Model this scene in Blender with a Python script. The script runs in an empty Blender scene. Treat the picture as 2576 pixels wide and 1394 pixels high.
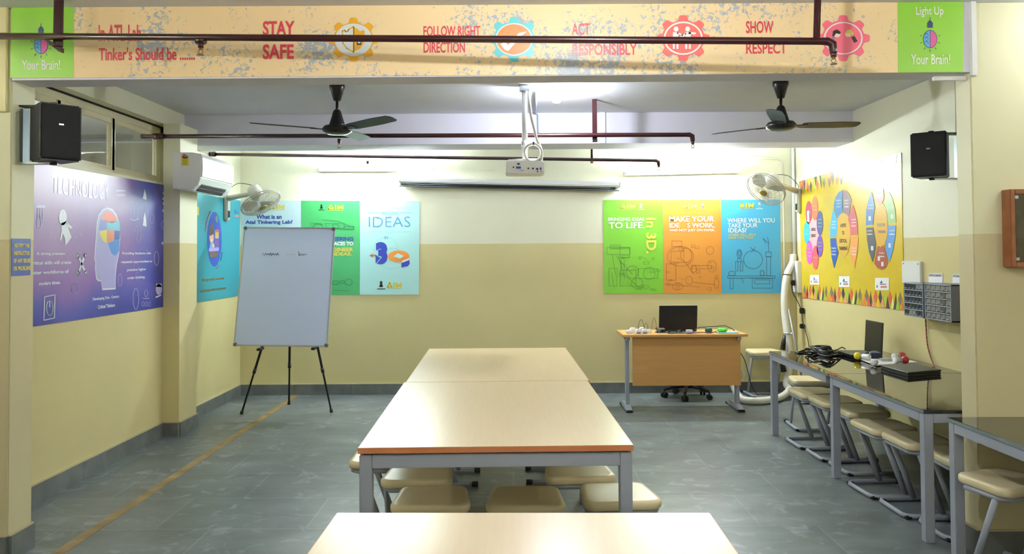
import bpy, bmesh, math, random
from mathutils import Vector, Matrix
random.seed(7)
C = bpy.context.scene.collection
S = bpy.context.scene
PI = math.pi

# ------------------------------------------------------------------ camera
CAM = Vector((0, 0, 1.56)); FPX = 1970.0; CX = 1288.0; CY = 585.3
PITCH, ROLL = 0.0249, -0.0059
FW = Vector((0, math.cos(PITCH), math.sin(PITCH)))
_r = Vector((1, 0, 0)); _u = _r.cross(FW)
RT = _r * math.cos(ROLL) + _u * math.sin(ROLL)
UP = -_r * math.sin(ROLL) + _u * math.cos(ROLL)
cd = bpy.data.cameras.new('camera'); cam = bpy.data.objects.new('camera', cd); C.objects.link(cam)
cd.sensor_fit = 'HORIZONTAL'; cd.sensor_width = 36; cd.lens = 36 * FPX / 2576
cd.shift_x = 0.0; cd.shift_y = -(697 - CY) / 2576; cd.clip_start = 0.02
cam.matrix_world = Matrix(((RT.x, UP.x, -FW.x, 0), (RT.y, UP.y, -FW.y, 0), (RT.z, UP.z, -FW.z, CAM.z), (0, 0, 0, 1)))
S.camera = cam

# ------------------------------------------------------------------ world, exposure
S.view_settings.view_transform = 'Standard'; S.view_settings.look = 'None'
S.view_settings.exposure = 1.48; S.view_settings.gamma = 1.0
S.view_settings.use_curve_mapping = False
wd = bpy.data.worlds.new('world'); S.world = wd; wd.use_nodes = True
wd.node_tree.nodes['Background'].inputs[0].default_value = (0.75, 0.85, 1.0, 1)
wd.node_tree.nodes['Background'].inputs[1].default_value = 0.25
# lamp strengths (radiance of the glowing glass)
TUBE_BACK, TUBE_NEAR, BULB, FILL_CORRIDOR = 152.0, 62.0, 330.0, 110.0


def at(px, py, ax, v):
    """the point of the plane axis=v that shows at that pixel of the photograph"""
    d = FW + RT * ((px - CX) / FPX) - UP * ((py - CY) / FPX)
    return CAM + d * ((v - CAM[ax]) / d[ax])


# ------------------------------------------------------------------ materials
def lin(c):
    return tuple((x / 255 / 12.92 if x / 255 <= 0.04045 else ((x / 255 + 0.055) / 1.055) ** 2.4) for x in c) + (1.0,)


MATS = {}


def mat(name, rgb, rough=0.5, metal=0.0, spec=0.5, coat=0.0, var=0.0, vscale=6.0, bump=0.0, bscale=60.0, alpha=None, trans=0.0, emit=0.0, coat_rough=0.1):
    if name in MATS: return MATS[name]
    m = bpy.data.materials.new(name); m.use_nodes = True; nt = m.node_tree; b = nt.nodes['Principled BSDF']
    b.inputs['Base Color'].default_value = lin(rgb); b.inputs['Roughness'].default_value = rough
    b.inputs['Metallic'].default_value = metal; b.inputs['Specular IOR Level'].default_value = spec
    b.inputs['Coat Weight'].default_value = coat; b.inputs['Coat Roughness'].default_value = coat_rough
    b.inputs['Transmission Weight'].default_value = trans
    if emit:
        b.inputs['Emission Color'].default_value = lin(rgb); b.inputs['Emission Strength'].default_value = emit
    if alpha is not None: b.inputs['Alpha'].default_value = alpha
    if var or bump:
        g = nt.nodes.new('ShaderNodeNewGeometry')
    if var:
        n = nt.nodes.new('ShaderNodeTexNoise'); n.inputs['Scale'].default_value = vscale; n.inputs['Detail'].default_value = 4
        nt.links.new(g.outputs['Position'], n.inputs['Vector'])
        r = nt.nodes.new('ShaderNodeMapRange'); r.inputs[1].default_value = .3; r.inputs[2].default_value = .7
        r.inputs[3].default_value = 1 - var; r.inputs[4].default_value = 1 + var
        nt.links.new(n.outputs[0], r.inputs[0])
        x = nt.nodes.new('ShaderNodeVectorMath'); x.operation = 'SCALE'; x.inputs[0].default_value = lin(rgb)[:3]
        nt.links.new(r.outputs[0], x.inputs['Scale']); nt.links.new(x.outputs[0], b.inputs['Base Color'])
    if bump:
        n = nt.nodes.new('ShaderNodeTexNoise'); n.inputs['Scale'].default_value = bscale; n.inputs['Detail'].default_value = 3
        nt.links.new(g.outputs['Position'], n.inputs['Vector'])
        p = nt.nodes.new('ShaderNodeBump'); p.inputs['Strength'].default_value = bump; p.inputs['Distance'].default_value = 0.01
        nt.links.new(n.outputs[0], p.inputs['Height']); nt.links.new(p.outputs[0], b.inputs['Normal'])
    MATS[name] = m
    return m


def N(nt, t, **k):
    n = nt.nodes.new(t)
    for a, v in k.items(): setattr(n, a, v)
    return n


def wall_paint(name, upper, lower, split=1.655):
    """two coats of oil paint, pale above and ochre below a painted line"""
    if name in MATS: return MATS[name]
    m = mat(name, upper, rough=0.5, spec=0.35); nt = m.node_tree; b = nt.nodes['Principled BSDF']
    g = N(nt, 'ShaderNodeNewGeometry'); s = N(nt, 'ShaderNodeSeparateXYZ'); nt.links.new(g.outputs['Position'], s.inputs[0])
    c = N(nt, 'ShaderNodeMath', operation='GREATER_THAN'); c.inputs[1].default_value = split; nt.links.new(s.outputs[2], c.inputs[0])
    n1 = N(nt, 'ShaderNodeTexNoise'); n1.inputs['Scale'].default_value = 1.3; n1.inputs['Detail'].default_value = 5
    nt.links.new(g.outputs['Position'], n1.inputs['Vector'])
    r = N(nt, 'ShaderNodeMapRange'); r.inputs[1].default_value = .3; r.inputs[2].default_value = .7; r.inputs[3].default_value = .965; r.inputs[4].default_value = 1.03
    nt.links.new(n1.outputs[0], r.inputs[0])
    mx = N(nt, 'ShaderNodeMix', data_type='RGBA'); nt.links.new(c.outputs[0], mx.inputs[0])
    mx.inputs[6].default_value = lin(lower); mx.inputs[7].default_value = lin(upper)
    v = N(nt, 'ShaderNodeVectorMath', operation='SCALE'); nt.links.new(mx.outputs[2], v.inputs[0]); nt.links.new(r.outputs[0], v.inputs['Scale'])
    nt.links.new(v.outputs[0], b.inputs['Base Color'])
    rr = N(nt, 'ShaderNodeMapRange'); rr.inputs[3].default_value = .34; rr.inputs[4].default_value = .55
    nt.links.new(c.outputs[0], rr.inputs[0]); nt.links.new(rr.outputs[0], b.inputs['Roughness'])
    n2 = N(nt, 'ShaderNodeTexNoise'); n2.inputs['Scale'].default_value = 9; n2.inputs['Detail'].default_value = 4
    nt.links.new(g.outputs['Position'], n2.inputs['Vector'])
    p = N(nt, 'ShaderNodeBump'); p.inputs['Strength'].default_value = .12; p.inputs['Distance'].default_value = .02
    nt.links.new(n2.outputs[0], p.inputs['Height']); nt.links.new(p.outputs[0], b.inputs['Normal'])
    return m


def floor_stone():
    m = mat('kota_stone', (120, 128, 126), rough=.35, spec=.4); nt = m.node_tree; b = nt.nodes['Principled BSDF']
    g = N(nt, 'ShaderNodeNewGeometry')
    br = N(nt, 'ShaderNodeTexBrick'); br.offset = .37; br.inputs['Scale'].default_value = 1.0
    br.inputs['Color1'].default_value = lin((108, 115, 114)); br.inputs['Color2'].default_value = lin((91, 100, 101)); br.inputs['Mortar'].default_value = lin((120, 128, 129))
    br.inputs['Mortar Size'].default_value = .007; br.inputs['Mortar Smooth'].default_value = .6; br.inputs['Bias'].default_value = -.2
    br.inputs['Brick Width'].default_value = .86; br.inputs['Row Height'].default_value = .56
    nt.links.new(g.outputs['Position'], br.inputs['Vector'])
    n1 = N(nt, 'ShaderNodeTexNoise'); n1.inputs['Scale'].default_value = 2.2; n1.inputs['Detail'].default_value = 8; n1.inputs['Roughness'].default_value = .62
    mp = N(nt, 'ShaderNodeMapping'); mp.inputs['Scale'].default_value = (1, 1.9, 1); nt.links.new(g.outputs['Position'], mp.inputs[0]); nt.links.new(mp.outputs[0], n1.inputs['Vector'])
    r = N(nt, 'ShaderNodeMapRange'); r.inputs[1].default_value = .28; r.inputs[2].default_value = .74; r.inputs[3].default_value = .58; r.inputs[4].default_value = 1.42
    nt.links.new(n1.outputs[0], r.inputs[0])
    v = N(nt, 'ShaderNodeVectorMath', operation='SCALE'); nt.links.new(br.outputs[0], v.inputs[0]); nt.links.new(r.outputs[0], v.inputs['Scale'])
    n3 = N(nt, 'ShaderNodeTexNoise'); n3.inputs['Scale'].default_value = 5.0; n3.inputs['Detail'].default_value = 9; n3.inputs['Distortion'].default_value = 1.5
    mp3 = N(nt, 'ShaderNodeMapping'); mp3.inputs['Location'].default_value = (4, 7, 0); nt.links.new(g.outputs['Position'], mp3.inputs[0]); nt.links.new(mp3.outputs[0], n3.inputs['Vector'])
    r3 = N(nt, 'ShaderNodeMapRange'); r3.inputs[1].default_value = .56; r3.inputs[2].default_value = .70; r3.inputs[4].default_value = .6
    nt.links.new(n3.outputs[0], r3.inputs[0])
    mx = N(nt, 'ShaderNodeMix', data_type='RGBA'); nt.links.new(r3.outputs[0], mx.inputs[0]); nt.links.new(v.outputs[0], mx.inputs[6]); mx.inputs[7].default_value = lin((146, 156, 158))
    nt.links.new(mx.outputs[2], b.inputs['Base Color'])
    rr = N(nt, 'ShaderNodeMapRange'); rr.inputs[1].default_value = .3; rr.inputs[2].default_value = .7; rr.inputs[3].default_value = .33; rr.inputs[4].default_value = .42
    nt.links.new(n1.outputs[0], rr.inputs[0]); nt.links.new(rr.outputs[0], b.inputs['Roughness'])
    return m


def wood_laminate(name, c1, c2, rough, spec=.5, axis=1, coat=0.0):
    m = mat(name, c1, rough=rough, spec=spec, coat=coat, coat_rough=.2); nt = m.node_tree; b = nt.nodes['Principled BSDF']
    t = N(nt, 'ShaderNodeTexCoord'); mp = N(nt, 'ShaderNodeMapping')
    mp.inputs['Scale'].default_value = (30, 1.6, 30) if axis == 1 else (1.6, 30, 30)
    nt.links.new(t.outputs['Object'], mp.inputs[0])
    n = N(nt, 'ShaderNodeTexNoise'); n.inputs['Scale'].default_value = 2.0; n.inputs['Detail'].default_value = 6; n.inputs['Distortion'].default_value = .4
    nt.links.new(mp.outputs[0], n.inputs['Vector'])
    mx = N(nt, 'ShaderNodeMix', data_type='RGBA'); mx.inputs[6].default_value = lin(c1); mx.inputs[7].default_value = lin(c2)
    nt.links.new(n.outputs[0], mx.inputs[0]); nt.links.new(mx.outputs[2], b.inputs['Base Color'])
    return m


def blotch_print(name, base, blot):
    """peach print with grey-blue splashed flower blotches"""
    m = mat(name, base, rough=.42, spec=.4); nt = m.node_tree; b = nt.nodes['Principled BSDF']
    g = N(nt, 'ShaderNodeNewGeometry')
    n1 = N(nt, 'ShaderNodeTexNoise'); n1.inputs['Scale'].default_value = 2.6; n1.inputs['Detail'].default_value = 2
    n2 = N(nt, 'ShaderNodeTexNoise'); n2.inputs['Scale'].default_value = 46; n2.inputs['Detail'].default_value = 9; n2.inputs['Roughness'].default_value = .6; n2.inputs['Distortion'].default_value = .8
    for n in (n1, n2): nt.links.new(g.outputs['Position'], n.inputs['Vector'])
    a = N(nt, 'ShaderNodeMath', operation='MULTIPLY_ADD'); a.inputs[1].default_value = .9; nt.links.new(n1.outputs[0], a.inputs[0]); nt.links.new(n2.outputs[0], a.inputs[2])
    r = N(nt, 'ShaderNodeMapRange'); r.inputs[1].default_value = 1.03; r.inputs[2].default_value = 1.09; r.inputs[4].default_value = .85; nt.links.new(a.outputs[0], r.inputs[0])
    mx = N(nt, 'ShaderNodeMix', data_type='RGBA'); mx.inputs[6].default_value = lin(base); mx.inputs[7].default_value = lin(blot)
    nt.links.new(r.outputs[0], mx.inputs[0]); nt.links.new(mx.outputs[2], b.inputs['Base Color'])
    return m


def galaxy_print(name):
    """purple to blue printed space background"""
    m = mat(name, (140, 110, 180), rough=.36, spec=.6, coat=.22, coat_rough=.35); nt = m.node_tree; b = nt.nodes['Principled BSDF']
    g = N(nt, 'ShaderNodeNewGeometry'); s = N(nt, 'ShaderNodeSeparateXYZ'); nt.links.new(g.outputs['Position'], s.inputs[0])
    n = N(nt, 'ShaderNodeTexNoise'); n.inputs['Scale'].default_value = 1.6; n.inputs['Detail'].default_value = 4; nt.links.new(g.outputs['Position'], n.inputs['Vector'])
    ry = N(nt, 'ShaderNodeMapRange'); ry.inputs[1].default_value = 5.2; ry.inputs[2].default_value = 6.9; nt.links.new(s.outputs[1], ry.inputs[0])
    rz = N(nt, 'ShaderNodeMapRange'); rz.inputs[1].default_value = 1.62; rz.inputs[2].default_value = 1.13; nt.links.new(s.outputs[2], rz.inputs[0])
    mxx = N(nt, 'ShaderNodeMath', operation='MAXIMUM'); nt.links.new(ry.outputs[0], mxx.inputs[0]); nt.links.new(rz.outputs[0], mxx.inputs[1])
    ad = N(nt, 'ShaderNodeMath', operation='ADD'); nt.links.new(mxx.outputs[0], ad.inputs[0])
    sc = N(nt, 'ShaderNodeMath', operation='MULTIPLY_ADD'); sc.inputs[1].default_value = 1.0; sc.inputs[2].default_value = -.5; nt.links.new(n.outputs[0], sc.inputs[0]); nt.links.new(sc.outputs[0], ad.inputs[1])
    cr = N(nt, 'ShaderNodeValToRGB'); nt.links.new(ad.outputs[0], cr.inputs[0])
    e = cr.color_ramp.elements; e[0].position = 0; e[0].color = lin((168, 132, 186)); e[1].position = 1; e[1].color = lin((48, 56, 150))
    k = e.new(.45); k.color = lin((142, 104, 176)); k = e.new(.75); k.color = lin((84, 84, 174))
    nt.links.new(cr.outputs[0], b.inputs['Base Color'])
    return m


M_wall = wall_paint('wall_paint_recess', (230, 228, 200), (213, 200, 146))
M_wall_near = wall_paint('wall_paint_front', (222, 219, 182), (206, 195, 154), 1.64)
M_ceil = mat('ceiling_paint', (222, 224, 230), rough=.8, spec=.2, var=.03, vscale=2)
M_beam = mat('beam_paint', (228, 227, 238), rough=.7, spec=.2, var=.02, vscale=2)
M_floor = floor_stone()
M_base = mat('skirting_stone', (104, 108, 104), rough=.4, var=.22, vscale=7)
M_basegrout = mat('skirting_grout', (190, 180, 140), rough=.8)
M_frame = mat('window_frame_paint', (228, 221, 186), rough=.45)
M_glass = mat('window_glass', (235, 240, 240), rough=.02, spec=.5, trans=1.0)
M_gap = mat('dark_gap', (26, 24, 22), rough=.9)
M_pipe = mat('maroon_pipe_paint', (54, 15, 20), rough=.25, spec=.6, coat=.3)
M_brass = mat('sprinkler_brass', (150, 110, 70), rough=.35, metal=.8)
M_fanb = mat('fan_brown_black', (26, 24, 22), rough=.32, spec=.5)
M_fanblade = mat('fan_blade_dark', (44, 42, 40), rough=.42)
M_black = mat('black_plastic', (20, 20, 22), rough=.42)
M_grille = mat('speaker_grille', (13, 13, 15), rough=.6, bump=.5, bscale=500)
M_steel = mat('bright_steel', (190, 195, 198), rough=.3, metal=.9)
M_white = mat('white_plastic', (232, 232, 230), rough=.35)
M_offwhite = mat('warm_white_plastic', (222, 218, 205), rough=.35)
M_acw = mat('air_conditioner_white', (236, 236, 236), rough=.25, coat=.3)
M_dark = mat('dark_recess', (30, 30, 32), rough=.7)
M_leg = mat('grey_powder_coat', (152, 157, 166), rough=.4, spec=.45)
M_top = wood_laminate('beech_laminate', (214, 192, 150), (204, 178, 134), .3, .85)
M_edge = mat('laminate_edge_orange', (196, 124, 78), rough=.4)
M_desk = wood_laminate('desk_laminate', (208, 160, 96), (196, 144, 80), .4, .4, axis=0)
M_granite = mat('black_granite', (24, 24, 26), rough=.04, spec=.7, var=.4, vscale=300, coat=.35, coat_rough=.03)
M_granedge = mat('granite_edge', (120, 132, 134), rough=.25)
M_seat = mat('cream_seat_plastic', (222, 207, 164), rough=.36, var=.03)
M_seatg = mat('seat_edge_grey', (120, 124, 128), rough=.4)
M_cap = mat('black_rubber', (18, 18, 20), rough=.6)
M_wb = mat('whiteboard_enamel', (208, 222, 250), rough=.25, spec=.4)
M_alu = mat('aluminium_trim', (190, 192, 196), rough=.35, metal=.7)
M_tape = mat('floor_tape_ochre', (140, 117, 72), rough=.5, var=.45, vscale=5)
M_hose = mat('white_hose', (222, 220, 210), rough=.45, var=.04, vscale=12)
M_paper = mat('white_paper', (238, 238, 240), rough=.7)
M_wood = mat('frame_wood', (150, 92, 52), rough=.45, var=.15, vscale=14)
M_cork = mat('cork_brown', (112, 96, 66), rough=.9, var=.15, vscale=30)
M_paneglass = mat('clear_pane', (245, 248, 248), rough=.03, trans=1.0)
M_tube = mat('tube_glow', (240, 252, 255), rough=.4, emit=TUBE_BACK)
M_tuben = mat('tube_glow_near', (255, 252, 246), rough=.4, emit=TUBE_NEAR)
M_corrfill = mat('corridor_fill_glow', (255, 255, 250), rough=.4, emit=FILL_CORRIDOR)
M_bulb = mat('bulb_glow', (236, 242, 255), rough=.4, emit=BULB)


# ------------------------------------------------------------------ mesh builder
class MB:
    def __init__(s):
        s.b = bmesh.new(); s.mats = []

    def mi(s, m):
        if m not in s.mats: s.mats.append(m)
        return s.mats.index(m)

    def add(s, verts, faces, m, smooth=False):
        i = s.mi(m); vs = [s.b.verts.new(v) for v in verts]; out = []
        for f in faces:
            try:
                fc = s.b.faces.new([vs[k] for k in f]); fc.material_index = i; fc.smooth = smooth; out.append(fc)
            except ValueError: pass
        return vs, out

    def box(s, a, b, m, bev=0.0, mtx=None, seg=2):
        x0, y0, z0 = a; x1, y1, z1 = b
        v = [Vector(p) for p in ((x0, y0, z0), (x1, y0, z0), (x1, y1, z0), (x0, y1, z0), (x0, y0, z1), (x1, y0, z1), (x1, y1, z1), (x0, y1, z1))]
        if mtx: v = [mtx @ p for p in v]
        vs, fs = s.add(v, ((0, 3, 2, 1), (4, 5, 6, 7), (0, 1, 5, 4), (1, 2, 6, 5), (2, 3, 7, 6), (3, 0, 4, 7)), m)
        if bev:
            es = list({e for f in fs for e in f.edges})
            bmesh.ops.bevel(s.b, geom=es, offset=bev, segments=seg, affect='EDGES', material=-1)
        return s

    def tube(s, pts, r, m, n=10, smoothpath=False, closed=False, flat=None, cap=True):
        P = [Vector(p) for p in pts]
        if smoothpath: P = catmull(P, closed=closed)
        L = len(P); rings = []
        rad = r if isinstance(r, (list, tuple)) else [r] * L
        if len(rad) != L: rad = [rad[min(len(rad) - 1, int(i * len(rad) / L))] for i in range(L)]
        nrm = None
        verts = []
        for i in range(L):
            if closed: t = P[(i + 1) % L] - P[i - 1]
            else: t = P[min(i + 1, L - 1)] - P[max(i - 1, 0)]
            t.normalize()
            if nrm is None:
                up = Vector((0, 0, 1)) if abs(t.z) < .9 else Vector((0, 1, 0))
                nrm = (up - t * up.dot(t)).normalized()
            else: nrm = (nrm - t * nrm.dot(t)).normalized()
            bn = t.cross(nrm)
            for k in range(n):
                a = 2 * PI * k / n
                fx, fy = (1, 1) if flat is None else flat
                verts.append(P[i] + (nrm * math.cos(a) * fx + bn * math.sin(a) * fy) * rad[i])
        faces = []
        for i in range(L if closed else L - 1):
            j = (i + 1) % L
            for k in range(n):
                faces.append((i * n + k, i * n + (k + 1) % n, j * n + (k + 1) % n, j * n + k))
        if cap and not closed:
            faces.append(tuple(range(n - 1, -1, -1))); faces.append(tuple((L - 1) * n + k for k in range(n)))
        vs, fs = s.add(verts, faces, m, True)
        for f in fs:
            if len(f.verts) > 4: f.smooth = False
        return s

    def cyl(s, a, b, r, m, n=20, r1=None):
        return s.tube([a, b], [r, r if r1 is None else r1], m, n)

    def lathe(s, prof, m, o=(0, 0, 0), axis=(0, 0, 1), n=28, mtx=None):
        ax = Vector(axis).normalized(); t = Vector((1, 0, 0)) if abs(ax.x) < .9 else Vector((0, 1, 0))
        e1 = (t - ax * t.dot(ax)).normalized(); e2 = ax.cross(e1); o = Vector(o)
        verts = []
        for r, h in prof:
            for k in range(n):
                a = 2 * PI * k / n
                verts.append(o + ax * h + (e1 * math.cos(a) + e2 * math.sin(a)) * max(r, 1e-4))
        faces = []
        for i in range(len(prof) - 1):
            for k in range(n):
                faces.append((i * n + k, i * n + (k + 1) % n, (i + 1) * n + (k + 1) % n, (i + 1) * n + k))
        faces.append(tuple(range(n - 1, -1, -1))); faces.append(tuple((len(prof) - 1) * n + k for k in range(n)))
        s.add(verts, faces, m, True)
        return s

    def ball(s, c, r, m, n=16, sc=(1, 1, 1)):
        pr = [(r * math.sin(PI * i / n), -r * math.cos(PI * i / n)) for i in range(n + 1)]
        c = Vector(c); verts = []; K = 2 * n
        for rr, h in pr:
            for k in range(K):
                a = 2 * PI * k / K
                verts.append(c + Vector((rr * math.cos(a) * sc[0], rr * math.sin(a) * sc[1], h * sc[2])))
        faces = [(i * K + k, i * K + (k + 1) % K, (i + 1) * K + (k + 1) % K, (i + 1) * K + k) for i in range(n) for k in range(K)]
        s.add(verts, faces, m, True)
        bmesh.ops.remove_doubles(s.b, verts=s.b.verts, dist=1e-6)
        return s

    def prism(s, poly, o, U, V, W, m, depth, bev=0.0, mside=None):
        """2-D outline in the frame (o, U, V) pushed along W by depth"""
        o = Vector(o); U = Vector(U); V = Vector(V); W = Vector(W); n = len(poly)
        verts = [o + U * a + V * b for a, b in poly] + [o + U * a + V * b + W * depth for a, b in poly]
        vs, fs = s.add(verts, [tuple(range(n - 1, -1, -1)), tuple(range(n, 2 * n))], m)
        vi = s.mi(mside or m); side = []
        for k in range(n):
            f = s.b.faces.new((vs[k], vs[(k + 1) % n], vs[n + (k + 1) % n], vs[n + k])); f.material_index = vi; side.append(f)
        if bev:
            es = list({e for f in fs for e in f.edges})
            bmesh.ops.bevel(s.b, geom=es, offset=bev, segments=3, affect='EDGES')
        return s

    def obj(s, name, parent=None, loc=None, **pr):
        bmesh.ops.recalc_face_normals(s.b, faces=s.b.faces[:])
        me = bpy.data.meshes.new(name); 
        if loc is not None:
            bmesh.ops.translate(s.b, verts=s.b.verts[:], vec=-Vector(loc))
        s.b.to_mesh(me); s.b.free()
        for m in s.mats: me.materials.append(m)
        o = bpy.data.objects.new(name, me); C.objects.link(o)
        if parent: o.parent = parent
        elif loc is not None: o.location = loc
        for k, v in pr.items(): o[k] = v
        return o


def catmull(P, k=8, closed=False):
    out = []; n = len(P)
    for i in range(n if closed else n - 1):
        if closed: a, b, c, d = P[i - 1], P[i], P[(i + 1) % n], P[(i + 2) % n]
        else: a, b, c, d = P[max(i - 1, 0)], P[i], P[i + 1], P[min(i + 2, n - 1)]
        for j in range(k):
            t = j / k
            out.append(.5 * ((2 * b) + (c - a) * t + (2 * a - 5 * b + 4 * c - d) * t * t + (3 * b - a - 3 * c + d) * t ** 3))
    if not closed: out.append(P[-1])
    return out


def thing(name, label, cat, loc=(0, 0, 0), rz=0.0, group=None):
    o = bpy.data.objects.new(name, None); C.objects.link(o); o.location = loc; o.rotation_euler = (0, 0, rz)
    o.empty_display_size = .1
    o['label'] = label; o['category'] = cat
    if group: o['group'] = group
    return o


def tag(o, label, cat, group=None):
    o['label'] = label; o['category'] = cat
    if group: o['group'] = group
    return o


class Part:
    """parts modelled in world coordinates for a thing whose Empty is not rotated"""
    def __init__(s, root): s.r = root; s.o = Vector(root.location)

    def __call__(s, name, mb, parent=None, **pr):
        bmesh.ops.translate(mb.b, verts=mb.b.verts[:], vec=-s.o)
        return mb.obj(name, parent or s.r, **pr)


def dup(root, loc, rz, label, group=None):
    r = root.copy(); C.objects.link(r); r.location = loc; r.rotation_euler = (0, 0, rz); r['label'] = label
    if group: r['group'] = group
    for ch in list(root.children):
        c = ch.copy(); C.objects.link(c); c.parent = r
        for g in ch.children:
            d = g.copy(); C.objects.link(d); d.parent = c
    return r


def struct(name, mb):
    return mb.obj(name, kind='structure')


# ------------------------------------------------------------------ the room
XL, XR, YB, YP, ZC = -3.01, 3.143, 8.676, 4.03, 2.84
PLX, PRX = -2.581, 2.375            # inner faces of the two pillars
B2A, B2B, B2Z = 7.18, 7.58, 2.555   # second beam
ZA, ZB = 2.175, 2.69                # band of the high window

b = MB(); b.box((-3.8, -3.6, -.1), (3.8, YB + .2, 0), M_floor); struct('floor', b)
b = MB(); b.box((-5.2, -3.6, ZC), (3.8, YB + .2, ZC + .12), M_ceil); struct('ceiling', b)
b = MB(); b.box((XL - .2, YB, 0), (XR + .2, YB + .15, ZC), M_wall); struct('wall_back', b)
b = MB(); b.box((XR, YP + .2, 0), (XR + .2, YB, ZC), M_wall); struct('wall_right', b)
# left wall with the band of windows
b = MB()
b.box((XL - .2, YP + .2, 0), (XL, YB, ZA), M_wall)
b.box((XL - .2, YP + .2, ZB), (XL, YB, ZC), M_wall)
b.box((XL - .2, YP + .2, ZA), (XL, 4.62, ZB), M_wall)
b.box((XL - .2, 7.0, ZA), (XL, YB, ZB), M_wall)
struct('wall_left', b)
# pilaster on the left wall
b = MB(); b.box((XL, 6.75, 0), (-2.865, 7.12, 2.69), M_wall); struct('pillar_left_wall', b)
# front pillars
b = MB(); b.box((-3.8, YP, 0), (PLX, YP + .2, ZC), M_wall_near, .006); struct('pillar_front_left', b)
b = MB(); b.box((PRX, YP, 0), (3.8, YP + .14, ZC), M_wall_near, .006); struct('pillar_front_right', b)
# near room around the camera
b = MB(); b.box((-3.8, -3.6, 0), (-3.65, YP, ZC), M_wall_near); struct('wall_near_left', b)
b = MB(); b.box((3.65, -3.6, 0), (3.8, YP, ZC), M_wall_near); struct('wall_near_right', b)
b = MB(); b.box((-3.8, -3.75, 0), (3.8, -3.6, ZC), M_wall_near); struct('wall_near_rear', b)
# beams
b = MB(); b.prism([(PLX, 2.4625), (PRX, 2.4770), (PRX, ZC), (PLX, ZC)], (0, YP - .004, 0), (1, 0, 0), (0, 0, 1), (0, 1, 0), M_beam, .172)
struct('beam_front', b)
b = MB()
b.box((XL - .02, B2A, B2Z), (XR + .02, B2B, ZC), M_beam, .004)
b.box((XL, B2A - .006, B2Z), (XR, B2A, B2Z + .03), M_beam)
struct('beam_rear', b)


def skirting(name, pts, h=.115, d=.018):
    """stone skirting along a polyline on the floor; pts run so that the room is on the left of travel"""
    b = MB()
    for i in range(len(pts) - 1):
        p, q = Vector(pts[i] + (0,)), Vector(pts[i + 1] + (0,)); t = (q - p); L = t.length; t.normalize(); n = Vector((-t.y, t.x, 0))
        k = max(1, round(L / .62)); 
        for j in range(k):
            a = p + t * (L * j / k + .0015); c = p + t * (L * (j + 1) / k - .0015)
            b.prism([(0, 0), ((c - a).length, 0), ((c - a).length, h), (0, h)], a, t, (0, 0, 1), n, M_base, d)
        b.prism([(-.0, h), (L, h), (L, h + .008), (0, h + .008)], p, t, (0, 0, 1), n, M_basegrout, d * .6)
    return struct(name, b)


skirting('baseboard_back', [(XR, YB), (XL, YB)])
skirting('baseboard_left', [(XL, YB), (XL, 7.12), (-2.865, 7.12), (-2.865, 6.75), (XL, 6.75), (XL, YP + .2)])
skirting('baseboard_right', [(XR, YP + .14), (XR, YB)])
skirting('baseboard_pillar_left', [(PLX, YP + .2), (PLX, YP), (-3.65, YP)], .125, .02)
skirting('baseboard_pillar_right', [(3.65, YP), (PRX, YP), (PRX, YP + .14)], .125, .02)

# high window of three sliding panes on the left wall
WX = XL - .14
w = MB()
w.box((WX - .03, 4.62, ZB - .06), (WX + .03, 7.0, ZB - .008), M_frame, .003)
w.box((WX - .03, 4.62, ZA), (WX + .06, 7.0, ZA + .04), M_frame, .003)
w.box((WX - .03, 6.93, ZA), (WX + .03, 7.0, ZB - .008), M_frame, .003)
w.box((WX - .03, 4.62, ZA), (WX + .03, 4.68, ZB - .008), M_frame, .003)
win = w.obj('window_1', kind='structure')
b = MB(); b.box((WX + .0, 4.62, ZB - .008), (WX + .05, 7.0, ZB - .0005), M_gap); b.obj('shadow_gap', win)
for y0, y1 in ((4.68, 5.42), (5.36, 6.16), (6.10, 6.93)):
    b = MB()
    for a0, a1 in ((y0, y0 + .05), (y1 - .05, y1)):
        b.box((WX - .02, a0, ZA + .04), (WX + .025, a1, ZB - .06), M_frame, .003)
    b.box((WX - .02, y0, ZA + .04), (WX + .02, y1, ZA + .075), M_frame)
    b.box((WX - .02, y0, ZB - .1), (WX + .02, y1, ZB - .06), M_frame)
    sh = b.obj('window_frame', win)
    b = MB(); b.box((WX - .004, y0 + .05, ZA + .07), (WX + .002, y1 - .05, ZB - .095), M_glass); b.obj('window_pane', sh)
# corridor seen through the panes
M_corr = mat('corridor_paint', (206, 206, 196), rough=.7)
b = MB(); b.box((-5.2, 3.0, 0), (-5.05, 9.0, ZC), M_corr); struct('wall_corridor', b)
b = MB(); b.box((-5.05, 8.9, 0), (XL - .2, 9.0, ZC), M_corr); struct('wall_corridor_end', b)
b = MB(); b.box((-5.05, 3.0, 0), (XL - .2, 3.1, ZC), M_corr); struct('wall_corridor_start', b)
b = MB(); b.box((-5.05, 3.1, -.1), (XL - .2, 8.9, 0), M_floor); struct('floor_corridor', b)


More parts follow.
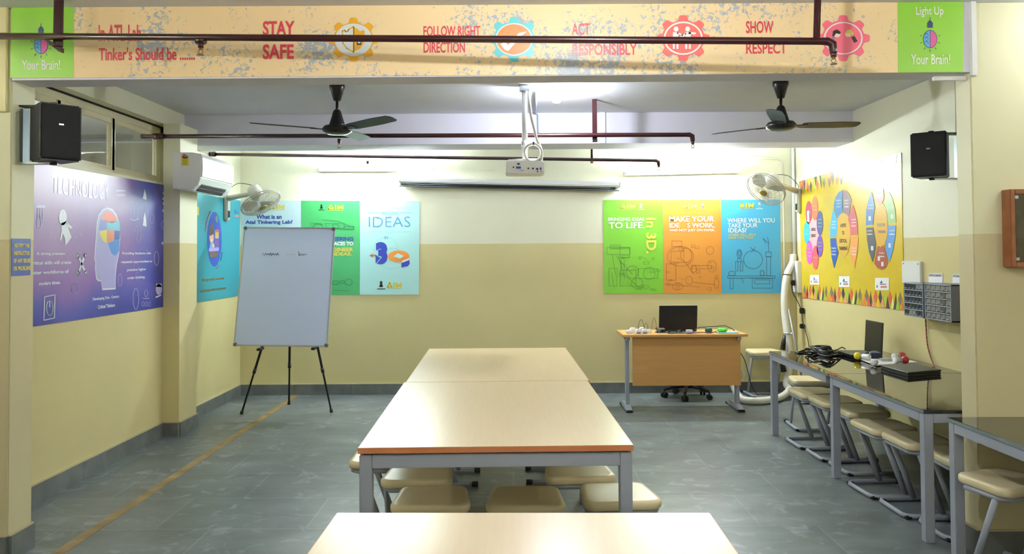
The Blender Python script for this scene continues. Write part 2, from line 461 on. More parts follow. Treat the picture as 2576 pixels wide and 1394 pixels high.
# ------------------------------------------------------------------ printed sheets
class Sheet:
    """a printed sheet on a wall; everything on it is laid out on the wall's own plane"""
    def __init__(s, ax, v, U, W):
        s.ax, s.v, s.U, s.W = ax, v, Vector(U), Vector(W); s.V = Vector((0, 0, 1))
        s.o = Vector((0, 0, 0)); s.o[ax] = v
        s.m = MB()

    def uv(s, px, py):
        p = at(px, py, s.ax, s.v) - s.o
        return p.dot(s.U), p.z

    def base(s, quad, m, th=.004):
        s.q = [s.uv(*p) for p in quad]
        s.m.prism(s.q, s.o, s.U, s.V, s.W, m, th); s.th = th
        return s

    def P(s, uvs, m, layer=1):
        h = s.th + .0005 + layer * .0005
        s.m.add([s.o + s.U * a + s.V * c + s.W * h for a, c in uvs], [tuple(range(len(uvs)))], m)

    def poly(s, pts, m, layer=1): s.P([s.uv(*p) for p in pts], m, layer)

    def rect(s, x0, y0, x1, y1, m, layer=1): s.poly([(x0, y1), (x1, y1), (x1, y0), (x0, y0)], m, layer)

    def ell(s, cx, cy, rx, ry, m, layer=1, n=28, a0=0, a1=360):
        full = a1 - a0 >= 360
        pts = [(cx + rx * math.cos(math.radians(a0 + (a1 - a0) * k / n)), cy + ry * math.sin(math.radians(a0 + (a1 - a0) * k / n))) for k in range(n if full else n + 1)]
        s.poly(pts, m, layer)

    def line(s, pts, w, m, layer=1, closed=False):
        q = [Vector(p) for p in pts]
        if closed: q.append(q[0])
        for a, c in zip(q, q[1:]):
            d = c - a
            if d.length < 1e-6: continue
            d.normalize(); n = Vector((-d.y, d.x)) * w / 2; e = d * w * .3
            s.poly([tuple(a - e - n), tuple(c + e - n), tuple(c + e + n), tuple(a - e + n)], m, layer)

    def ring(s, cx, cy, rx, ry, w, m, layer=1, n=24, a0=0, a1=360):
        s.line([(cx + rx * math.cos(math.radians(a0 + (a1 - a0) * k / n)), cy + ry * math.sin(math.radians(a0 + (a1 - a0) * k / n))) for k in range(n + 1)], w, m, layer)

    def text(s, body, xc, yc, w, h, m, bold=.0, layer=2, rot=0, shear=0.0):
        u0, _ = s.uv(xc - w / 2, yc); u1, _ = s.uv(xc + w / 2, yc); _, v0 = s.uv(xc, yc + h / 2); _, v1 = s.uv(xc, yc - h / 2)
        vs, fs = glyphs(body, bold)
        if rot == -90: vs = [(y, -x) for x, y in vs]
        xs = [p[0] for p in vs]; ys = [p[1] for p in vs]; a0, a1, b0, b1 = min(xs), max(xs), min(ys), max(ys)
        hh = s.th + .0005 + layer * .0005
        V = [s.o + s.U * (u0 + (x - a0) / (a1 - a0) * (u1 - u0) + shear * (y - b0) / (b1 - b0) * (v1 - v0)) + s.V * (v0 + (y - b0) / (b1 - b0) * (v1 - v0)) + s.W * hh for x, y in vs]
        s.m.add(V, fs, m)

    def done(s, name, label, cat, group=None):
        us = [p[0] for p in s.q]; vs = [p[1] for p in s.q]
        loc = s.o + s.U * (sum(us) / len(us)) + s.V * min(vs)
        return tag(s.m.obj(name, loc=loc), label, cat, group)


_GL = {}


def glyphs(body, bold):
    k = (body, bold)
    if k not in _GL:
        cu = bpy.data.curves.new('lettering', 'FONT'); cu.body = body; cu.size = 1; cu.offset = bold; cu.resolution_u = 3
        ob = bpy.data.objects.new('lettering', cu); me = ob.to_mesh()
        _GL[k] = ([(v.co.x, v.co.y) for v in me.vertices], [tuple(p.vertices) for p in me.polygons])
        ob.to_mesh_clear(); bpy.data.objects.remove(ob); bpy.data.curves.remove(cu)
    return _GL[k]


def ink(name, rgb, rough=.42):
    return mat('ink_' + name, rgb, rough=.36, spec=.7, coat=.3, coat_rough=.33)


I_w = ink('white', (240, 240, 236)); I_y = ink('yellow', (226, 196, 52)); I_navy = ink('navy', (38, 62, 150)); I_blk = ink('black', (34, 34, 38))
I_red = ink('pink_red', (226, 66, 84)); I_or = ink('orange', (240, 150, 60))


def back_sheet(): return Sheet(1, YB - .001, (1, 0, 0), (0, -1, 0))
def left_sheet(): return Sheet(0, XL + .001, (0, 1, 0), (1, 0, 0))
def right_sheet(): return Sheet(0, XR - .001, (0, -1, 0), (-1, 0, 0))


def aim_logo(s, x0, x1, y0, y1, m, layer=2):
    """three-part geometric mark: triangle with a dot, bar, bow-tie M"""
    w = x1 - x0; h = y1 - y0
    s.line([(x0 + w * .02, y1 - 1), (x0 + w * .17, y0 + 1), (x0 + w * .33, y1 - 1)], h * .24, m, layer, True)
    s.rect(x0 + w * .44, y0, x0 + w * .53, y1, m, layer)
    s.poly([(x0 + w * .62, y0), (x0 + w * .81, y0 + h * .45), (x0 + w * .81, y0 + h * .75), (x0 + w * .70, y1), (x0 + w * .62, y1)], m, layer)
    s.poly([(x1, y0), (x1, y1), (x1 - w * .08, y1), (x0 + w * .81, y0 + h * .75), (x0 + w * .81, y0 + h * .45)], m, layer)
    s.rect(x0, y1 + h * .16, x1, y1 + h * .24, m, layer)


def emblem(s, xc, y0, y1, m, layer=2):
    h = y1 - y0
    s.ell(xc, y0 + h * .18, h * .17, h * .18, m, layer, 12); s.poly([(xc - h * .2, y0 + h * .62), (xc - h * .12, y0 + h * .3), (xc + h * .12, y0 + h * .3), (xc + h * .2, y0 + h * .62)], m, layer)
    s.ell(xc, y0 + h * .62, h * .24, h * .12, m, layer, 12)
    s.rect(xc - h * .5, y0 + h * .9, xc + h * .5, y1, m, layer)


def gear(s, cx, cy, rx, ry, m, layer=1, teeth=8, tl=13):
    """gear wheel outline with rounded teeth"""
    pts = []
    for t in range(teeth):
        a = 2 * PI * t / teeth - PI / 2; st = 2 * PI / teeth
        for da, k in ((-.34, 0), (-.24, .55), (-.19, .92), (-.1, 1), (.1, 1), (.19, .92), (.24, .55), (.34, 0)):
            aa = a + da * st
            pts.append((cx + (rx + tl * k) * math.cos(aa), cy + (ry + tl * k) * math.sin(aa)))
        pts.append((cx + rx * math.cos(a + st / 2), cy + ry * math.sin(a + st / 2)))
    s.poly(pts, m, layer)


# banner on the front beam -------------------------------------------------
I_peach = blotch_print('banner_peach_print', (247, 218, 168), (156, 176, 196))
I_green = ink('banner_green', (150, 214, 62))
s = Sheet(1, YP - .004, (1, 0, 0), (0, -1, 0)); s.base([(27, 197), (2421, 182), (2421, 5), (30, 20)], I_peach, .005)
s.poly([(27, 197), (187, 196), (188, 19), (30, 20)], I_green); s.poly([(2258, 183), (2421, 182), (2421, 5), (2257, 6)], I_green)
for t, xc, yc, ww, hh, bo in (('In ATL Lab', 303, 84, 107, 42, .02), ("Tinker's Should be .......", 371, 136, 242, 33, .02), ('STAY', 702, 72, 80, 37, .03), ('SAFE', 701, 131, 78, 38, .03),
                          ('FOLLOW RIGHT', 1137, 79, 143, 26, .02), ('DIRECTION', 1118, 120, 104, 27, .02), ('ACT', 1461, 74, 46, 30, .02), ('RESPONSIBLY', 1521, 125, 162, 29, .02),
                          ('SHOW', 1910, 69, 69, 31, .02), ('RESPECT', 1927, 122, 102, 28, .02)):
    s.text(t, xc, yc, ww, hh, I_red, bo)
s.text('Light Up', 2337, 31, 69, 27, I_w, .01, 3); s.text('Your Brain!', 2339, 150, 98, 26, I_w, .01, 3); s.text('Your Brain!', 105, 164, 96, 25, I_w, .01, 3)
I_amber = ink('amber', (243, 178, 40)); I_cy = ink('gear_cyan', (98, 206, 210)); I_cor = ink('gear_coral', (250, 118, 108)); I_pk = ink('gear_pink', (250, 112, 138))
I_or2 = ink('disc_orange', (248, 146, 66)); I_gw = ink('grey_white', (226, 232, 230))
cx, cy = 890, 101
gear(s, cx, cy, 50, 43, I_amber); s.ell(cx, cy, 47, 41, I_gw, 2)
sh = [(-28, -22), (-22, -24), (-20, -20), (-14, -22), (-12, -26), (0, -33)]
s.line([(cx + x, cy + y) for x, y in sh + [(0, 31), (-16, 22), (-27, 8)]], 3, I_amber, 3, True)
s.poly([(cx, cy - 33), (cx + 12, cy - 26), (cx + 14, cy - 22), (cx + 20, cy - 22), (cx + 22, cy - 25), (cx + 28, cy - 22), (cx + 27, cy + 8), (cx + 16, cy + 22), (cx, cy + 31)], I_amber, 3)
s.rect(cx + 8, cy + 3, cx + 20, cy + 13, I_blk, 4); s.rect(cx + 10.5, cy + 5, cx + 17.5, cy + 9, I_gw, 5)
cx, cy = 1293, 100
gear(s, cx, cy, 52, 44, I_cy); s.ell(cx, cy, 47, 41, I_gw, 2); s.ell(cx, cy, 44, 38, I_or2, 3)
s.poly([(cx - 34, cy + 12), (cx - 24, cy + 6), (cx - 14, cy + 14), (cx + 12, cy - 16), (cx + 33, cy - 20), (cx + 20, cy - 10), (cx - 14, cy + 29), (cx - 22, cy + 27)], I_w, 4)
cx, cy = 1718, 97
gear(s, cx, cy, 54, 45, I_cor); s.ell(cx, cy, 49, 42, I_w, 2); s.ell(cx, cy, 45, 38, I_cor, 3)
for dx, arm in ((-20, -1), (11, 1)):
    s.ell(cx + dx + (2 if arm < 0 else 0), cy - 23, 6, 6.5, I_w, 4, 14); s.poly([(cx + dx - 6, cy - 15), (cx + dx + 8, cy - 15), (cx + dx + 8, cy + 10), (cx + dx - 6, cy + 10)], I_w, 4)
    s.rect(cx + dx - 6, cy + 10, cx + dx - 1, cy + 27, I_w, 4); s.rect(cx + dx + 3, cy + 10, cx + dx + 8, cy + 27, I_w, 4)
s.line([(cx - 14, cy - 13), (cx - 2, cy - 8), (cx - 8, cy - 2)], 4, I_w, 4); s.line([(cx + 6, cy - 12), (cx - 2, cy - 1)], 4, I_w, 4); s.line([(cx + 15, cy - 13), (cx + 30, cy - 12)], 5, I_w, 4)
cx, cy = 2120, 97
gear(s, cx, cy, 54, 45, I_pk); s.ell(cx, cy, 49, 41, I_w, 2); s.ell(cx, cy, 45, 38, I_pk, 3)
I_skin = ink('skin', (240, 222, 196)); I_blond = ink('blond', (228, 206, 96)); I_grey = ink('grey', (128, 130, 136))
s.ell(cx - 15, cy - 9, 8, 7, I_skin, 4, 16); s.poly([(cx - 28, cy - 5), (cx - 26, cy - 18), (cx - 16, cy - 22), (cx - 7, cy - 16), (cx - 8, cy - 10), (cx - 18, cy - 12), (cx - 24, cy - 4)], I_blk, 5)
s.poly([(cx - 30, cy + 8), (cx - 28, cy - 4), (cx - 21, cy - 2), (cx - 24, cy + 8)], I_grey, 4)
s.ell(cx + 12, cy - 9, 8, 6, I_skin, 4, 16); s.poly([(cx + 4, cy - 12), (cx + 8, cy - 20), (cx + 18, cy - 22), (cx + 27, cy - 12), (cx + 22, cy - 6), (cx + 14, cy - 13)], I_blond, 5)
s.poly([(cx + 20, cy - 2), (cx + 28, cy - 6), (cx + 36, cy + 8), (cx + 27, cy + 12)], I_blk, 4)
I_b1 = ink('brain_blue', (92, 176, 226)); I_b2 = ink('brain_pink', (228, 96, 166)); I_b3 = ink('brain_line', (44, 70, 120))


def brain(s, cx, cy):
    s.line([(cx, cy - 54), (cx, cy - 40)], 1.5, I_b3, 3); s.rect(cx - 7, cy - 42, cx + 7, cy - 28, I_b3, 3); s.rect(cx - 4, cy - 46, cx + 4, cy - 42, I_b3, 3)
    s.ell(cx, cy, 18, 23, I_b3, 3); s.ell(cx, cy, 16.5, 21.5, I_b1, 4, 20, 90, 270); s.ell(cx, cy, 16.5, 21.5, I_b2, 4, 20, -90, 90); s.line([(cx, cy - 22), (cx, cy + 22)], 1.4, I_b3, 5)
    for dy in (-11, -2, 8): s.line([(cx - 14, cy + dy), (cx - 9, cy + dy - 4), (cx - 5, cy + dy + 2)], 1.2, I_b3, 5)
    for k in range(-3, 4):
        a = PI / 2 + k * .62
        s.line([(cx + 22 * math.cos(a), cy + 27 * math.sin(a)), (cx + 26 * math.cos(a), cy + 32 * math.sin(a))], 1.6, I_b3, 3)


brain(s, 2338, 99); brain(s, 105, 114)
s.done('beam_banner', 'long peach printed banner with gear icons and slogans across the front ceiling beam', 'banner')

# three sheets on the back wall, right -------------------------------------
I_lime = ink('lime', (126, 200, 54), .36); I_lime_d = ink('lime_line', (92, 150, 44))
s = back_sheet(); s.base([(1520, 739), (1668, 738), (1667, 503), (1517, 503)], I_lime)
I_fo = ink('faded_orange', (226, 180, 90)); I_fw = ink('faded_white', (214, 236, 190))
aim_logo(s, 1562, 1597, 513, 524, I_fo); emblem(s, 1612, 512, 528, I_fw)
s.text('BRINGING IDEAS', 1575, 551.5, 91, 9, I_w, .015); s.text('TO LIFE.', 1576, 567, 90, 16, I_w, .02)
s.text('In 3D.', 1638, 593, 26, 90, ink('yellow_green', (226, 214, 92)), .03, rot=-90)
rnd = random.Random(3)


def scribble(s, boxes, w, m):
    """machine line drawing: outlined plates, wheels and rods"""
    for x0, y0, x1, y1, k in boxes:
        if k == 'r': s.line([(x0, y0), (x1, y0), (x1, y1), (x0, y1)], w, m, 2, True)
        elif k == 'e': s.ring((x0 + x1) / 2, (y0 + y1) / 2, abs(x1 - x0) / 2, abs(y1 - y0) / 2, w, m, 2, 16)
        else: s.line([(x0, y0), (x1, y1)], w, m, 2)


scribble(s, [(1527, 622, 1585, 640, 'r'), (1535, 616, 1560, 626, 'r'), (1560, 624, 1584, 648, 'r'), (1540, 640, 1548, 690, 'l'), (1556, 645, 1572, 700, 'l'), (1550, 645, 1590, 690, 'l'), (1562, 650, 1570, 690, 'r'),
             (1532, 675, 1552, 720, 'r'), (1538, 684, 1546, 728, 'l'), (1560, 680, 1600, 720, 'r'), (1570, 690, 1612, 728, 'l'), (1588, 700, 1618, 726, 'e'), (1606, 676, 1655, 700, 'r'), (1618, 672, 1648, 704, 'e'), (1575, 668, 1606, 700, 'e')], 1.1, I_lime_d)
for q in range(16):
    x, y = rnd.uniform(1528, 1655), rnd.uniform(640, 728); w_ = rnd.uniform(4, 16); h_ = rnd.uniform(3, 9)
    scribble(s, [(x, y, x + w_, y + h_, 'rel'[q % 3])], .8, I_lime_d)
s.done('poster', 'lime green poster reading TO LIFE. in 3D. on the back wall', 'poster', 'posters on the back wall')
I_orp = ink('poster_orange', (220, 146, 58), .36); I_orl = ink('orange_line', (166, 104, 40))
s = back_sheet(); s.base([(1668.6, 738), (1815, 738), (1813, 502.5), (1667.6, 503)], I_orp)
aim_logo(s, 1716, 1752, 512, 524, ink('pale_lime', (212, 206, 96))); emblem(s, 1767, 511, 528, ink('peach_white', (248, 226, 196)))
s.text('MAKE YOUR', 1740, 551, 113, 14, I_w, .02); s.text('IDE    S WORK.', 1741, 567, 114, 12, I_w, .018); s.text('AND NOT JUST ON PAPER.', 1741, 580, 114, 7.5, I_w, .02)
scribble(s, [(1678, 620, 1745, 670, 'e'), (1690, 606, 1715, 620, 'r'), (1688, 632, 1720, 660, 'r'), (1712, 624, 1740, 660, 'e'), (1676, 664, 1700, 705, 'r'), (1720, 655, 1745, 690, 'l'), (1740, 668, 1790, 676, 'r'), (1738, 668, 1752, 685, 'e'),
             (1776, 620, 1795, 640, 'e'), (1780, 655, 1802, 685, 'e'), (1725, 695, 1742, 716, 'e'), (1692, 712, 1718, 730, 'e'), (1702, 712, 1708, 728, 'r'), (1745, 710, 1800, 716, 'l'), (1796, 700, 1808, 726, 'e'), (1798, 692, 1800, 702, 'l'), (1805, 692, 1803, 702, 'l'), (1672, 715, 1760, 722, 'l')], 1.1, I_orl)
for q in range(16):
    x, y = rnd.uniform(1672, 1795), rnd.uniform(615, 725); w_ = rnd.uniform(4, 14); h_ = rnd.uniform(3, 9)
    scribble(s, [(x, y, x + w_, y + h_, 'rel'[q % 3])], .8, I_orl)
s.done('poster', 'orange poster reading MAKE YOUR IDEAS WORK on the back wall', 'poster', 'posters on the back wall')
I_blp = ink('poster_blue', (74, 176, 218), .36); I_bll = ink('blue_line', (44, 104, 146))
s = back_sheet(); s.base([(1815.7, 738), (1965, 737), (1962, 502), (1813.7, 502.5)], I_blp)
aim_logo(s, 1860, 1896, 510, 522, I_y); emblem(s, 1910, 509, 526, ink('pale_blue', (200, 232, 244)))
s.text('WHERE WILL YOU', 1889, 554.5, 119, 11, I_w, .016); s.text('TAKE YOUR', 1868, 567, 74, 11, I_w, .016); s.text('IDEAS?', 1855, 579.5, 46, 11, I_w, .016)
s.text('WHERE WILL YOUR', 1867, 591, 70, 6, I_y, .015); s.text('IDEAS TAKE YOU?', 1863, 598, 62, 6, I_y, .015)
scribble(s, [(1830, 694, 1949, 700, 'r'), (1836, 700, 1844, 726, 'r'), (1892, 700, 1943, 725, 'r'), (1898, 704, 1936, 714, 'r'), (1853, 628, 1866, 648, 'e'), (1856, 632, 1863, 643, 'e'), (1855, 650, 1864, 658, 'r'), (1850, 658, 1856, 682, 'r'), (1862, 658, 1868, 682, 'r'), (1832, 682, 1850, 694, 'e'),
             (1932, 612, 1933, 634, 'l'), (1919, 600, 1934, 612, 'l'), (1919, 600, 1926, 612, 'l'), (1930, 597, 1934, 612, 'l'), (1926, 634, 1940, 646, 'r'), (1928, 646, 1938, 694, 'r'), (1912, 680, 1922, 694, 'e'), (1886, 622, 1900, 632, 'l'), (1900, 622, 1890, 634, 'l'), (1870, 630, 1918, 676, 'e'), (1866, 700, 1870, 712, 'l')], 1.3, I_bll)
s.done('poster', 'blue poster reading WHERE WILL YOU TAKE YOUR IDEAS on the back wall', 'poster', 'posters on the back wall')

# three sheets on the back wall, left --------------------------------------
I_ice = ink('poster_ice', (196, 222, 226), .36)
s = back_sheet(); s.base([(606, 742), (757, 742), (757.5, 505), (608, 505)], I_ice)
aim_logo(s, 678, 716, 514, 526, I_y); emblem(s, 660, 512, 528, I_blk)
s.text('What is an', 677, 545.5, 64, 11, I_navy, .035); s.text('Atal Tinkering Lab?', 677, 560, 119, 12, I_navy, .035)
s.done('poster', 'pale poster reading What is an Atal Tinkering Lab above the whiteboard', 'poster', 'posters on the back wall')
I_grn = ink('poster_green', (70, 178, 100), .36); I_grl = ink('green_line', (40, 120, 66))
s = back_sheet(); s.base([(757.6, 742), (905, 741.5), (905, 505.5), (758.1, 505)], I_grn)
aim_logo(s, 826, 864, 515, 527, I_y); emblem(s, 809, 514, 529, I_blk)
s.text('ENGINEERING', 842, 601, 94, 10, I_navy, .04); s.text('SPACES TO', 859, 613, 60, 9, I_w, .04); s.text('ENGINEER', 853, 628, 72, 10, I_y, .04); s.text('IDEAS.', 863, 639, 45, 9, I_y, .04)
scribble(s, [(780, 560, 812, 566, 'l'), (812, 553, 850, 556, 'l'), (850, 556, 889, 572, 'l'), (790, 562, 812, 576, 'e'), (836, 564, 852, 576, 'e'), (820, 562, 866, 574, 'r'), (780, 566, 790, 572, 'l'), (866, 570, 890, 577, 'r'), (835, 575, 890, 577, 'l'), (868, 702, 886, 718, 'e'), (836, 706, 852, 716, 'e'), (840, 730, 878, 732, 'l'), (856, 706, 866, 712, 'r')], 1.2, I_grl)
s.done('poster', 'green poster reading ENGINEER IDEAS partly hidden behind the whiteboard', 'poster', 'posters on the back wall')
I_aq = ink('poster_pale_aqua', (182, 232, 226), .36); I_aql = ink('aqua_line', (104, 168, 200)); I_aqf = ink('aqua_faint', (150, 208, 212))
s = back_sheet(); s.base([(905.6, 741.5), (1054, 741), (1055, 506), (905.6, 505.5)], I_aq)
s.text('ATAL TINKERING LABS', 982, 523, 116, 4.5, ink('faint_lilac', (176, 200, 206)), 0); s.text('BRINGING', 981, 536.5, 42, 9, I_aql, 0)
s.line([(926, 535), (955, 535)], 1.1, I_aql, 2); s.line([(1007, 535), (1034, 535)], 1.1, I_aql, 2)
s.text('IDEAS', 980, 558, 104, 26, ink('blue_thin', (84, 150, 190)), -.015); s.text('TO LIFE', 981, 583, 28, 6, I_aqf, 0); s.text('IN', 972, 598, 9, 8, I_aql, .01)
s.line([(930, 583), (962, 583)], .8, I_aqf); s.line([(1000, 583), (1034, 583)], .8, I_aqf); s.ring(970, 628, 30, 32, .8, I_aqf); s.ring(985, 650, 36, 26, .8, I_aqf)
I_b4 = ink('deep_blue', (46, 68, 178))
s.text('3', 960, 637, 30, 56, I_b4, .08); s.rect(944, 636, 952, 639, I_aq, 3); s.line([(948, 661), (960, 648)], 1.4, I_aq, 3)
s.poly([(929, 643), (938, 638), (938, 641), (946, 641), (946, 645), (938, 645), (938, 648)], ink('rust', (206, 120, 82)), 2)
s.ell(1003, 645, 27, 15, I_or, 2); s.poly([(990, 645), (1001, 637), (1016, 644), (1006, 651)], I_aq, 3)
s.poly([(1010, 662), (1030, 654), (1031, 664), (1026, 670), (1010, 673)], I_b4, 2); s.poly([(1012, 656), (1028, 650), (1030, 654), (1012, 661)], I_w, 3)
emblem(s, 959, 707, 728, I_blk); aim_logo(s, 974, 1010, 710, 723, I_y)
s.done('poster', 'pale aqua poster reading IDEAS with a blue and orange 3D mark on the back wall', 'poster', 'posters on the back wall')

# technology poster on the left wall ---------------------------------------
I_gal = galaxy_print('galaxy_print'); I_lav = ink('lavender_head', (178, 172, 222)); I_pw = ink('print_white', (226, 230, 238)); I_pl = ink('print_lilac', (184, 176, 226))
s = left_sheet(); s.base([(28, 830), (413, 772), (416, 466), (28, 399)], I_gal)
s.text('TECHNOLOGY', 200, 474, 143, 42, I_pw, .0)
s.rect(290, 478, 314, 482, I_pl); s.rect(290, 488, 314, 494, I_pl)
head = [(268, 522), (256, 527), (246, 541), (241, 562), (239, 600), (235, 650), (238, 660), (237, 676), (240, 702), (245, 708), (252, 708), (255, 730), (289, 728), (289, 700), (292, 668), (298, 640), (301, 600), (299, 565), (292, 541), (281, 526)]
s.poly(head, I_pw); s.poly([(268 + (x - 268) * .93, 620 + (y - 620) * .965) for x, y in head], I_lav, 2)
for pts, rgb in (([(253, 549), (261, 535), (271, 530), (283, 537), (294, 556), (280, 561), (264, 557)], (232, 104, 88)), ([(251, 552), (267, 558), (267, 578), (247, 580)], (120, 132, 200)),
                 ([(268, 560), (299, 557), (300, 579), (268, 577)], (112, 198, 226)), ([(248, 582), (267, 578.5), (267, 612), (257, 606), (251, 596)], (226, 206, 60)), ([(268, 578.5), (285, 580), (285, 603), (269, 612)], (236, 138, 84)),
                 ([(286, 580), (300, 581), (299, 603), (286, 604)], (56, 88, 178)), ([(270, 613), (285, 605), (299, 604), (298, 630), (288, 644), (279, 638)], (70, 138, 216))):
    s.poly(pts, ink('brain_%d_%d' % (rgb[0], rgb[2]), rgb), 3)
# astronaut
s.ell(156, 547, 10, 20, I_pw, 2); s.poly([(152, 562), (165, 556), (172, 580), (178, 597), (168, 612), (162, 618), (161, 600), (156, 588), (151, 609), (149, 600), (153, 580)], I_pw, 2)
s.poly([(164, 553), (172, 565), (180, 572), (176, 577), (167, 568)], I_pw, 2)
# column, wrench cross, power switch, outlines
s.rect(89, 517, 112, 523, I_pl, 2)
for x in (93, 99, 106): s.line([(x, 524), (x, 556)], 1.4, I_pl, 2)
for a in (((194, 641), (214, 688)), ((212, 641), (195, 688))): s.line(a, 4.5, I_pw, 2)
for x, y in ((194, 644), (213, 644), (194, 686), (214, 686)): s.ring(x, y, 3, 6, 2, I_pw, 2, 10)
s.line([(110, 747), (136, 742), (135, 800), (108, 806)], 2.2, I_pw, 2, True); s.ring(123, 775, 8, 19, 2.2, I_pw, 2, 20, -60, 240); s.line([(123, 756), (123, 773)], 2, I_pw, 2)
for x, y, rx, ry in ((346, 597, 6, 14), (409, 566, 4.5, 10), (187, 725, 9, 13), (340, 752, 7, 27), (366, 738, 4, 9), (392, 650, 6, 18), (300, 705, 5, 16), (380, 550, 5, 12), (96, 560, 6, 14)):
    s.ring(x, y, rx, ry, 1.6, I_pl, 2, 14)
for x in (358, 366, 374): s.ring(x, 765, 3, 6, 1.2, I_pl, 2, 10)
s.rect(358, 750, 374, 752, I_pl, 2); s.ell(398, 728, 8, 14, I_pl, 2); s.rect(391, 714, 405, 722, I_pw, 2); s.poly([(390, 746), (404, 741), (404, 744), (390, 750)], I_pw, 2)
s.poly([(363, 533), (360, 545), (359, 556), (357, 568), (367, 570), (366, 553)], I_pw, 2); s.poly([(362, 476), (359, 492), (357, 500), (367, 503), (366, 490)], I_pw, 2)
for k in range(3): s.line([(327 + k * 8, 524), (327 + k * 8, 550)], 1.2, I_pl, 2)
s.line([(325, 551), (336, 555), (347, 550)], 1.4, I_pw, 2)
for k in range(26):
    x = rnd.uniform(85, 405); y = rnd.uniform(500, 790)
    if not (225 < x < 310): s.ell(x, y, .9, 1.6, I_pl, 2, 6)
for x, y in ((412, 486), (411, 500), (412, 512), (411, 530), (409, 612)): s.ell(x - 2, y, 2.2, 4, I_pw, 2, 8)
for t, x, y, w_, h_ in (('A strong premium', 126, 639, 72, 9), ('on critical skills will create', 118, 661, 118, 9), ('a better workforce of', 116, 685, 110, 9), ('modern times.', 123, 712, 54, 9), ('Providing Students with', 342, 638, 73, 8), ('repeated opportunities to', 342, 659, 78, 8), ('practice higher', 342, 679, 48, 8.5), ('order thinking.', 341, 699, 45, 8.5), ('Developing 21st - Century', 265, 750, 67, 9), ('Critical Thinkers', 266, 770, 43, 9)):
    s.text(t, x, y, w_, h_, I_pw, .035)
s.done('poster', 'large purple technology poster with a head in profile on the left wall', 'poster')

# turquoise poster beyond the pilaster --------------------------------------
I_tq = ink('poster_turquoise', (40, 150, 166), .34); I_br = ink('print_brown', (120, 104, 44)); I_mag = ink('print_magenta', (196, 84, 168))
s = left_sheet(); s.base([(484, 763), (601, 744), (604, 505), (486, 485)], I_tq)
s.ell(538, 602, 18.5, 69, ink('oval_blue', (40, 66, 176)), 1, 36)
s.poly([(525, 585), (526, 568), (533, 564), (537, 575), (537, 588), (527, 594)], ink('hair_brown', (98, 66, 46)), 3); s.ell(531, 598, 5.5, 14, ink('cartoon_skin', (236, 176, 140)), 2); s.poly([(527, 612), (537, 610), (539, 626), (526, 626)], ink('shirt_blue', (92, 170, 220)), 3)
s.ell(535, 618, 3, 5, ink('cartoon_skin', (236, 176, 140)), 4, 12); s.ell(531.5, 604, 1.6, 2.5, I_w, 4, 8)
s.rect(540, 580, 549, 600, ink('robot_amber', (214, 170, 70)), 2); s.rect(541, 577, 548, 584, I_red, 3); s.rect(539, 602, 549, 622, ink('robot_purple', (122, 78, 150)), 2); s.ell(544, 551, 3, 9, ink('leaf_green', (96, 150, 90)), 2, 14)
s.poly([(524, 625), (549, 622), (549, 631), (524, 633)], ink('desk_lilac', (170, 150, 220)), 4); s.poly([(526, 633), (548, 631), (546, 646), (527, 648)], ink('box_brown', (106, 78, 62)), 3)
s.ring(538, 602, 23, 78, 2.2, I_mag, 2, 16, 195, 245); s.ring(538, 602, 22, 76, 1.8, I_navy, 2, 8, 25, 45); s.ring(538, 602, 22, 76, 1.8, I_mag, 2, 6, 60, 80)
s.text('Design will to innovate', 535, 703, 56, 9, I_br, .05); s.text('and entrepreneur to empower', 535, 729, 66, 10, I_br, .05)
s.poly([(487, 519), (499, 521), (499, 542), (487, 541)], ink('tag_yellow', (214, 206, 62)), 2); s.poly([(588, 533), (590, 526), (593, 534)], I_navy, 2); s.rect(588, 535, 600, 537, I_navy, 2); s.rect(590, 541, 600, 546, ink('tag_rose', (214, 130, 120)), 2)
s.done('poster', 'turquoise poster with a blue oval picture on the left wall beside the corner', 'poster')

# yellow sheets on the right wall -------------------------------------------
I_yel = ink('poster_yellow', (212, 184, 16), .36); I_yel2 = ink('poster_gold', (218, 172, 44), .38)
EDGE = {0: ((2011, 457), (2019, 749)), 1: ((2079, 437), (2085, 757)), 2: ((2166, 412), (2172, 768)), 3: ((2268, 384), (2275, 781))}
DIA = [I_or, I_grey, I_red, I_blk]
cols = [ink('tri_orange', (232, 128, 64)), ink('tri_grey', (122, 112, 96)), ink('tri_crimson', (216, 76, 76)), ink('tri_black', (52, 52, 56)), ink('tri_salmon', (232, 160, 130)), ink('tri_red', (224, 96, 76)), ink('tri_yellow', (236, 186, 44)),
        ink('tri_black', (52, 52, 56)), ink('tri_salmon', (232, 160, 130)), ink('tri_lime', (160, 196, 52)), ink('tri_black', (52, 52, 56)), ink('tri_red', (224, 96, 76)), ink('tri_cream', (236, 226, 150)), ink('tri_black', (52, 52, 56)), ink('tri_lime', (160, 196, 52)), ink('tri_grey', (122, 112, 96)), ink('tri_orange', (232, 128, 64))]


